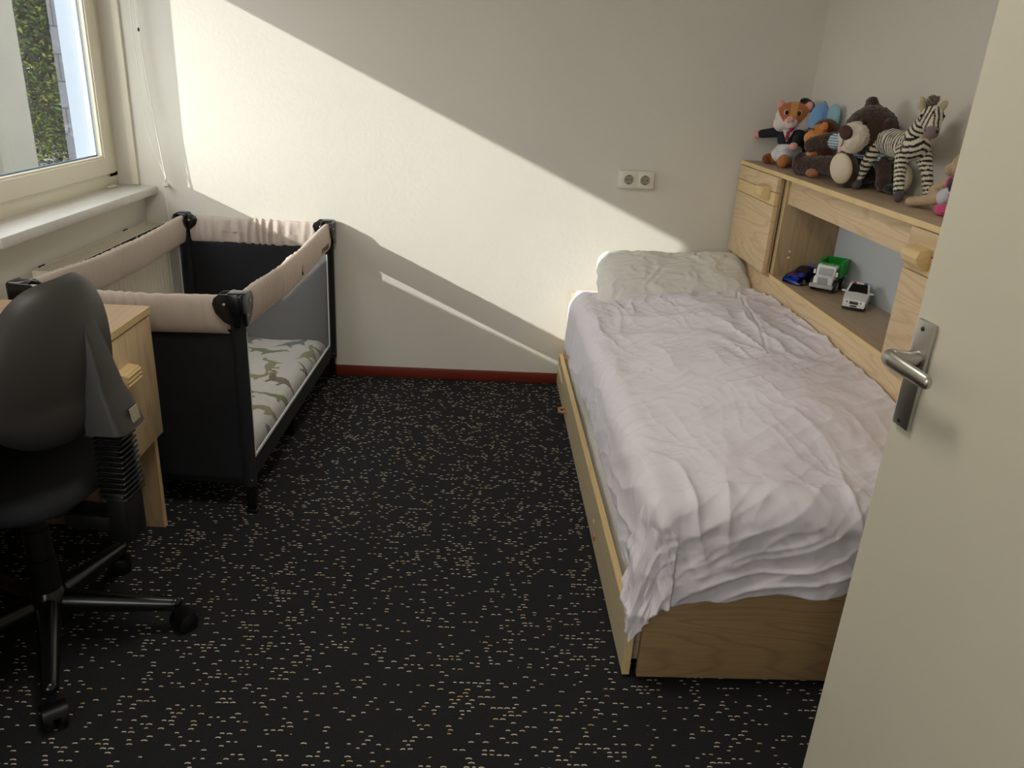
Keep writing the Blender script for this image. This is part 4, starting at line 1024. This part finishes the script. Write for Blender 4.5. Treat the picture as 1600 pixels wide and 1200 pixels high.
def wheel(c, r, w_, s, rim='greyp', par=None):
    bm = bmesh.new(); add_lathe(bm, [(0, -w_/2), (r*.8, -w_/2), (r, -w_/2+.002), (r, w_/2-.002), (r*.8, w_/2), (r*.66, w_/2), (r*.62, w_/2-.002), (0, w_/2-.002)], (0, 0, 0), 28, frame_mtx(c, (0, 0, 1), (0, s, 0)))
    wh = obj('wheel', bm, 'tyre', par, local=True)
    bm = bmesh.new(); add_lathe(bm, [(r*.50, w_/2-.0015), (r*.56, w_/2+.0004), (r*.62, w_/2-.0005), (r*.50, w_/2-.003)], (0, 0, 0), 28, frame_mtx(c, (0, 0, 1), (0, s, 0)))
    add_lathe(bm, [(0, w_/2), (r*.16, w_/2-.0005), (r*.18, w_/2-.002)], (0, 0, 0), 12, frame_mtx(c, (0, 0, 1), (0, s, 0)))
    obj('rim', bm, rim, wh, local=True)
# police car, front toward the camera
def vehicle(name, label, loc, fdir):
    return thing(name, label, 'toy car' if 'truck' not in name else 'toy truck', loc, math.atan2(fdir[1], fdir[0]))
pc = vehicle('toy_police_car', 'white toy police car with red and blue roof lights on the shelf', (1.325, 2.615, ZS), (-.52, -.85))
prof = [(.088, .030), (.086, .036), (.070, .043), (.035, .049), (.028, .051), (-.002, .073), (-.030, .076), (-.052, .072), (-.074, .053), (-.086, .050), (-.090, .035)]
obj('car_body', car_body(.18, .078, prof, .050, .010), 'carwhite', pc, local=True, auto=40)
bm = bmesh.new()
loft(bm, [[V(.028, -.031, .0560), V(.028, .031, .0560), V(.0285, .031, .050), V(.0285, -.031, .050)], [V(.0005, -.025, .0765), V(.0005, .025, .0765), V(-.001, .025, .070), V(-.001, -.025, .070)]])
obj('windscreen', bm, 'carglass', pc, local=True)
for s in (-1, 1):
    bm = bmesh.new()
    add_prism(bm, [(.020, .052), (-.002, .069), (-.048, .069), (-.066, .053)], lambda u, v, q: V(u, s*(.0385-(v-.05)*.26+q), v), 0, .0012); obj('side_window', bm, 'carglass', pc, local=True)
    obj('wing_mirror', ell((.022, s*.045, .053), (.005, .008, .004), sub=2), 'carwhite', pc, local=True)
    for x in (.056, -.056): wheel((x, s*.033, .014), .0145, .012, s, par=pc)
    bm = bmesh.new(); add_ell(bm, (.0865, s*.022, .030), (.002, .004, .004), sub=2); add_ell(bm, (.085, s*.030, .031), (.002, .004, .004), sub=2); obj('headlight', bm, 'carglass', pc, local=True)
bm = bmesh.new(); add_box(bm, .0868, .090, -.014, .014, .024, .034, .001); obj('radiator_grille', bm, 'screw', pc, local=True)
bm = bmesh.new(); add_box(bm, .0875, .0905, -.011, .011, .0155, .020, .001); obj('number_plate', bm, 'dark', pc, local=True)
bm = bmesh.new(); add_box(bm, -.014, -.002, -.012, .012, .0765, .081, .0015); obj('light_bar', bm, 'plastic', pc, local=True)
bm = bmesh.new(); add_box(bm, -.014, -.002, .012, .024, .0755, .0815, .002); obj('blue_light', bm, 'bluep', pc, local=True)
bm = bmesh.new(); add_box(bm, -.014, -.002, -.024, -.012, .0755, .0815, .002); obj('red_light', bm, 'red', pc, local=True)
tb = text_bm('POLICE', .0095, .0003); tb.transform(frame_mtx((.052, 0, .0475), (0, 1, 0), (.17, 0, 1))); obj('lettering', tb, 'screw', pc, local=True)
obj('chassis', box(-.086, .089, -.036, .036, .006, .0135, .002), 'tyre', pc, local=True)
# the red lamp must be on the left as seen from the front
# dump truck
tr = vehicle('toy_dump_truck', 'white and grey toy dump truck with a green bucket on the shelf', (1.315, 2.845, ZS), (-.62, -.78))
obj('cab', (lambda b: (add_prism(b, [(.045, .022), (.045, .050), (.040, .056), (.022, .060), (.016, .092), (.010, .098), (-.016, .098), (-.020, .092), (-.020, .022)], lambda u, v, q: V(u+.035, q, v), -.034, .034, .003), b)[1])(bmesh.new()), 'carwhite', tr, local=True)
bm = bmesh.new(); add_prism(bm, [(.0235, .062), (.0185, .088), (.0165, .088), (.0215, .062)], lambda u, v, q: V(u+.0355, q, v), -.026, .026, .0004); obj('windscreen', bm, 'greyp', tr, local=True)
bm = bmesh.new()
for s in (-1, 1): add_prism(bm, [(.014, .062), (.009, .086), (-.012, .086), (-.012, .062)], lambda u, v, q: V(u+.035, s*(.0342+q), v), 0, .0006)
obj('side_window', bm, 'screw', tr, local=True)
bm = bmesh.new(); add_box(bm, .079, .083, -.019, .019, .028, .056, .002)
for i in range(5): add_box(bm, .082, .0855, -.015+i*.0068, -.012+i*.0068, .030, .054, .0008)
obj('radiator_grille', bm, 'greyp', tr, local=True)
bm = bmesh.new(); add_box(bm, .076, .094, -.042, .042, .018, .032, .003); obj('bumper', bm, 'greyp', tr, local=True)
bm = bmesh.new(); add_box(bm, .020, .048, -.022, .022, .098, .103, .002); obj('roof_light', bm, 'green', tr, local=True)
for s in (-1, 1): obj('wing_mirror', box(.052, .056, s*.040-.004, s*.040+.004, .062, .078, .001), 'carwhite', tr, local=True)
obj('chassis', box(-.085, .06, -.022, .022, .020, .034, .003), 'screw', tr, local=True)
for x in (.045, -.045): 
    for s in (-1, 1): wheel((x, s*.038, .024), .024, .018, s, par=tr)
bm = bmesh.new()
outl = [(-.100, .072), (-.094, .108), (.006, .108), (.014, .100), (.012, .084), (-.010, .046), (-.070, .044), (-.088, .054)]
def bk(u, v, q): return V(u, q, v)
add_prism(bm, outl, bk, -.040, -.036, .001); add_prism(bm, outl, bk, .036, .040, .001)
add_box(bm, -.072, -.008, -.038, .038, .044, .048); 
add_prism(bm, [(-.010, .046), (.012, .084), (.014, .100), (.010, .100), (.008, .086), (-.014, .048)], bk, -.038, .038)
add_prism(bm, [(-.088, .054), (-.100, .072), (-.094, .108), (-.089, .108), (-.095, .073), (-.084, .056)], bk, -.038, .038)
for s in (-1, 1):
    for x in (-.075, -.050, -.025): add_box(bm, x-.003, x+.003, s*.0415-.0025, s*.0415+.0025, .050, .104, .001)
    add_box(bm, -.098, .012, s*.041-.003, s*.041+.003, .103, .109, .0015)
obj('dump_bucket', bm, 'green', tr, local=True)
# blue racing car
bc = vehicle('toy_racing_car', 'glossy blue toy racing car by the cabinet side', (1.255, 2.935, ZS), (-.80, -.60))
prof = [(.085, .014), (.082, .020), (.060, .030), (.030, .036), (.020, .040), (-.004, .054), (-.028, .058), (-.050, .052), (-.072, .044), (-.085, .040), (-.088, .024)]
def paintcar(bmx, f):
    la = bmx.loops.layers.color.new('Col')
    for fc in bmx.faces:
        for l in fc.loops: l[la] = lin(f(l.vert.co))
    return bmx
b = car_body(.175, .076, prof, .036, .006, .35); bmesh.ops.subdivide_edges(b, edges=b.edges, cuts=3, use_grid_fill=True)
def bcol(p):
    n = N3(p, 55)
    if p.z > .026 and abs(p.y) < .026 and p.x > .0 and n > .05: return (196, 60, 60) if N3(p, 90) > .15 else (60, 150, 220)
    if p.z < .014: return (200, 206, 230) if n > .15 else (26, 34, 110)
    return (40, 120, 205) if n > -.05 and p.x > -.01 and abs(p.y) < .03 else (22, 36, 116)
obj('car_body', paintcar(b, bcol), 'paint', bc, local=True, auto=50)
bm = bmesh.new(); loft(bm, [[V(.022, -.027, .0455), V(.022, .027, .0455), V(.022, .027, .039), V(.022, -.027, .039)], [V(-.003, -.022, .0585), V(-.003, .022, .0585), V(-.004, .022, .052), V(-.004, -.022, .052)]]); obj('windscreen', bm, 'carglass', bc, local=True)
for x in (.052, -.052):
    for s in (-1, 1): wheel((x, s*.033, .014), .014, .012, s, par=bc)
bm = bmesh.new(); add_box(bm, -.090, -.072, -.034, .034, .054, .057, .001); 
for s in (-1, 1): add_box(bm, -.084, -.076, s*.022-.002, s*.022+.002, .042, .055)
obj('spoiler', bm, 'bluep', bc, local=True)

# ---------------------------------------------------------------- outside
struct('ground', box(-40, -1.7, -10, 60, -.35, -.25), mat('asphalt', (120, 122, 126), .9, 0, 30, .4, .01, .15, 3))
def slate():
    t_ = NT('slate tiles'); g = t_.n('ShaderNodeNewGeometry'); sp = t_.n('ShaderNodeSeparateXYZ'); t_.l(g.outputs['Position'], sp.inputs[0])
    ad = t_.math('ADD', sp.outputs[0], sp.outputs[1]); cb_ = t_.n('ShaderNodeCombineXYZ'); t_.l(ad, cb_.inputs[0]); t_.l(sp.outputs[2], cb_.inputs[1])
    br = t_.n('ShaderNodeTexBrick'); t_.l(cb_.outputs[0], br.inputs[0]); br.inputs['Scale'].default_value = 1; br.inputs['Brick Width'].default_value = .2; br.inputs['Row Height'].default_value = .125
    br.inputs['Mortar Size'].default_value = .004; br.inputs['Color1'].default_value = lin((62, 64, 72)); br.inputs['Color2'].default_value = lin((74, 76, 86)); br.inputs['Mortar'].default_value = lin((20, 21, 26))
    n = t_.noise(cb_.outputs[0], 18, 5, .7, 1.5)
    t_.l(t_.mix(t_.math('MULTIPLY', t_.math('GREATER_THAN', n, .60), .5), br.outputs[0], lin((120, 122, 130))), t_.b.inputs['Base Color']); t_.b.inputs['Roughness'].default_value = .6
    t_.bump(t_.math('ADD', n, t_.math('MULTIPLY', br.outputs[1], -2)), .6, .01); return t_.m
tag(obj('slate_wall', box(-2.12, -1.75, 4.2, 4.45, -.25, 3.2), slate()), 'grey slate clad wall outside the window', 'wall')
# facade
t = thing('house', 'pale grey house wall seen at the left of the window', 'house', (-6, 6.8, -.25))
obj('wall', box(-9, -3.80, 6.6, 7.0, -.25, 5), mat('render', (92, 90, 80), .9, 0, 40, .4, .01, .08, 2), t)
obj('downpipe', tube([(-4.05, 6.55, -.25), (-4.05, 6.55, 5)], .04, 8), 'screw', t)
# hedge tree: leaves
def foliage(name, cx, cy, rx, ry, z0, z1, n, seed, cols, size=.05):
    rnd = random.Random(seed); bm = bmesh.new(); la = bm.loops.layers.color.new('Col')
    for i in range(n):
        a = rnd.uniform(0, 2*PI); z = rnd.uniform(z0, z1); rr_ = (.55+.5*rnd.random())*(1+.25*N3((math.cos(a)*2, math.sin(a)*2, z*1.2+seed)))
        p = V(cx+rx*rr_*math.cos(a), cy+ry*rr_*math.sin(a), z)
        d1 = V(rnd.gauss(0, 1), rnd.gauss(0, 1), rnd.gauss(0, .6)).normalized(); d2 = d1.orthogonal().normalized(); s = size*rnd.uniform(.6, 1.3)
        d3 = d1.cross(d2)*.15
        vs_ = [bm.verts.new(p+d1*s), bm.verts.new(p+d2*s*.45+d3*s), bm.verts.new(p-d1*s), bm.verts.new(p-d2*s*.45+d3*s)]
        f = bm.faces.new(vs_); c = lin(rnd.choice(cols))
        for l in f.loops: l[la] = c
    return bm
cols = [(70, 92, 44), (92, 118, 56), (118, 142, 70), (150, 170, 88), (54, 72, 36), (176, 178, 92)]
M['leaf'] = vcol('leaves', .6)
t = thing('tree', 'tall leafy green tree outside behind the slate wall', 'tree', (-4.9, 10.2, -.25))
obj('foliage', foliage('f', -4.9, 10.2, 1.5, 1.2, .25, 5.5, 52000, 1, cols, .032), 'leaf', t, smooth=False)
obj('core_foliage', foliage('f', -4.9, 10.5, .9, .8, .35, 5.3, 16000, 2, cols[:3]+cols[4:5], .07), 'leaf', t, smooth=False)
obj('trunk', tube([(-4.9, 10.3, -.25), (-4.85, 10.3, 1.5), (-4.9, 10.3, 4.5)], [.16, .12, .05], 10), mat('bark', (84, 70, 54), .9, 0, 30, .6, .01), t)
t = thing('hedge', 'low clipped hedge outside below the tree', 'hedge', (-6.6, 11.8, -.25))
obj('foliage', foliage('f', -6.8, 12.2, 1.6, .6, -.2, .35, 6000, 4, cols+[(226, 226, 214)]*3, .05), 'leaf', t, smooth=False)
# parked car far outside
t = thing('parked_car', 'pale blue parked car glimpsed outside through the window', 'car', (-6.3, 15.4, -.25), math.radians(8))
prof = [(2.1, .35), (2.05, .62), (1.2, .88), (.9, .92), (.2, 1.36), (-.8, 1.42), (-1.5, 1.25), (-2.0, .98), (-2.1, .5)]
b = car_body(4.2, 1.75, prof, .92, .2, .35); b.transform(MW[t]); obj('car_body', b, mat('pale blue car paint', (150, 186, 222), .2, 0, 5, .01), t)
for x in (1.3, -1.3):
    for s in (-1, 1):
        bm = bmesh.new(); add_lathe(bm, [(0, -.1), (.3, -.1), (.3, .1), (0, .1)], (0, 0, 0), 24, frame_mtx((x, s*.8, .3), (0, 0, 1), (0, s, 0))); obj('wheel', bm, 'tyre', t, local=True)
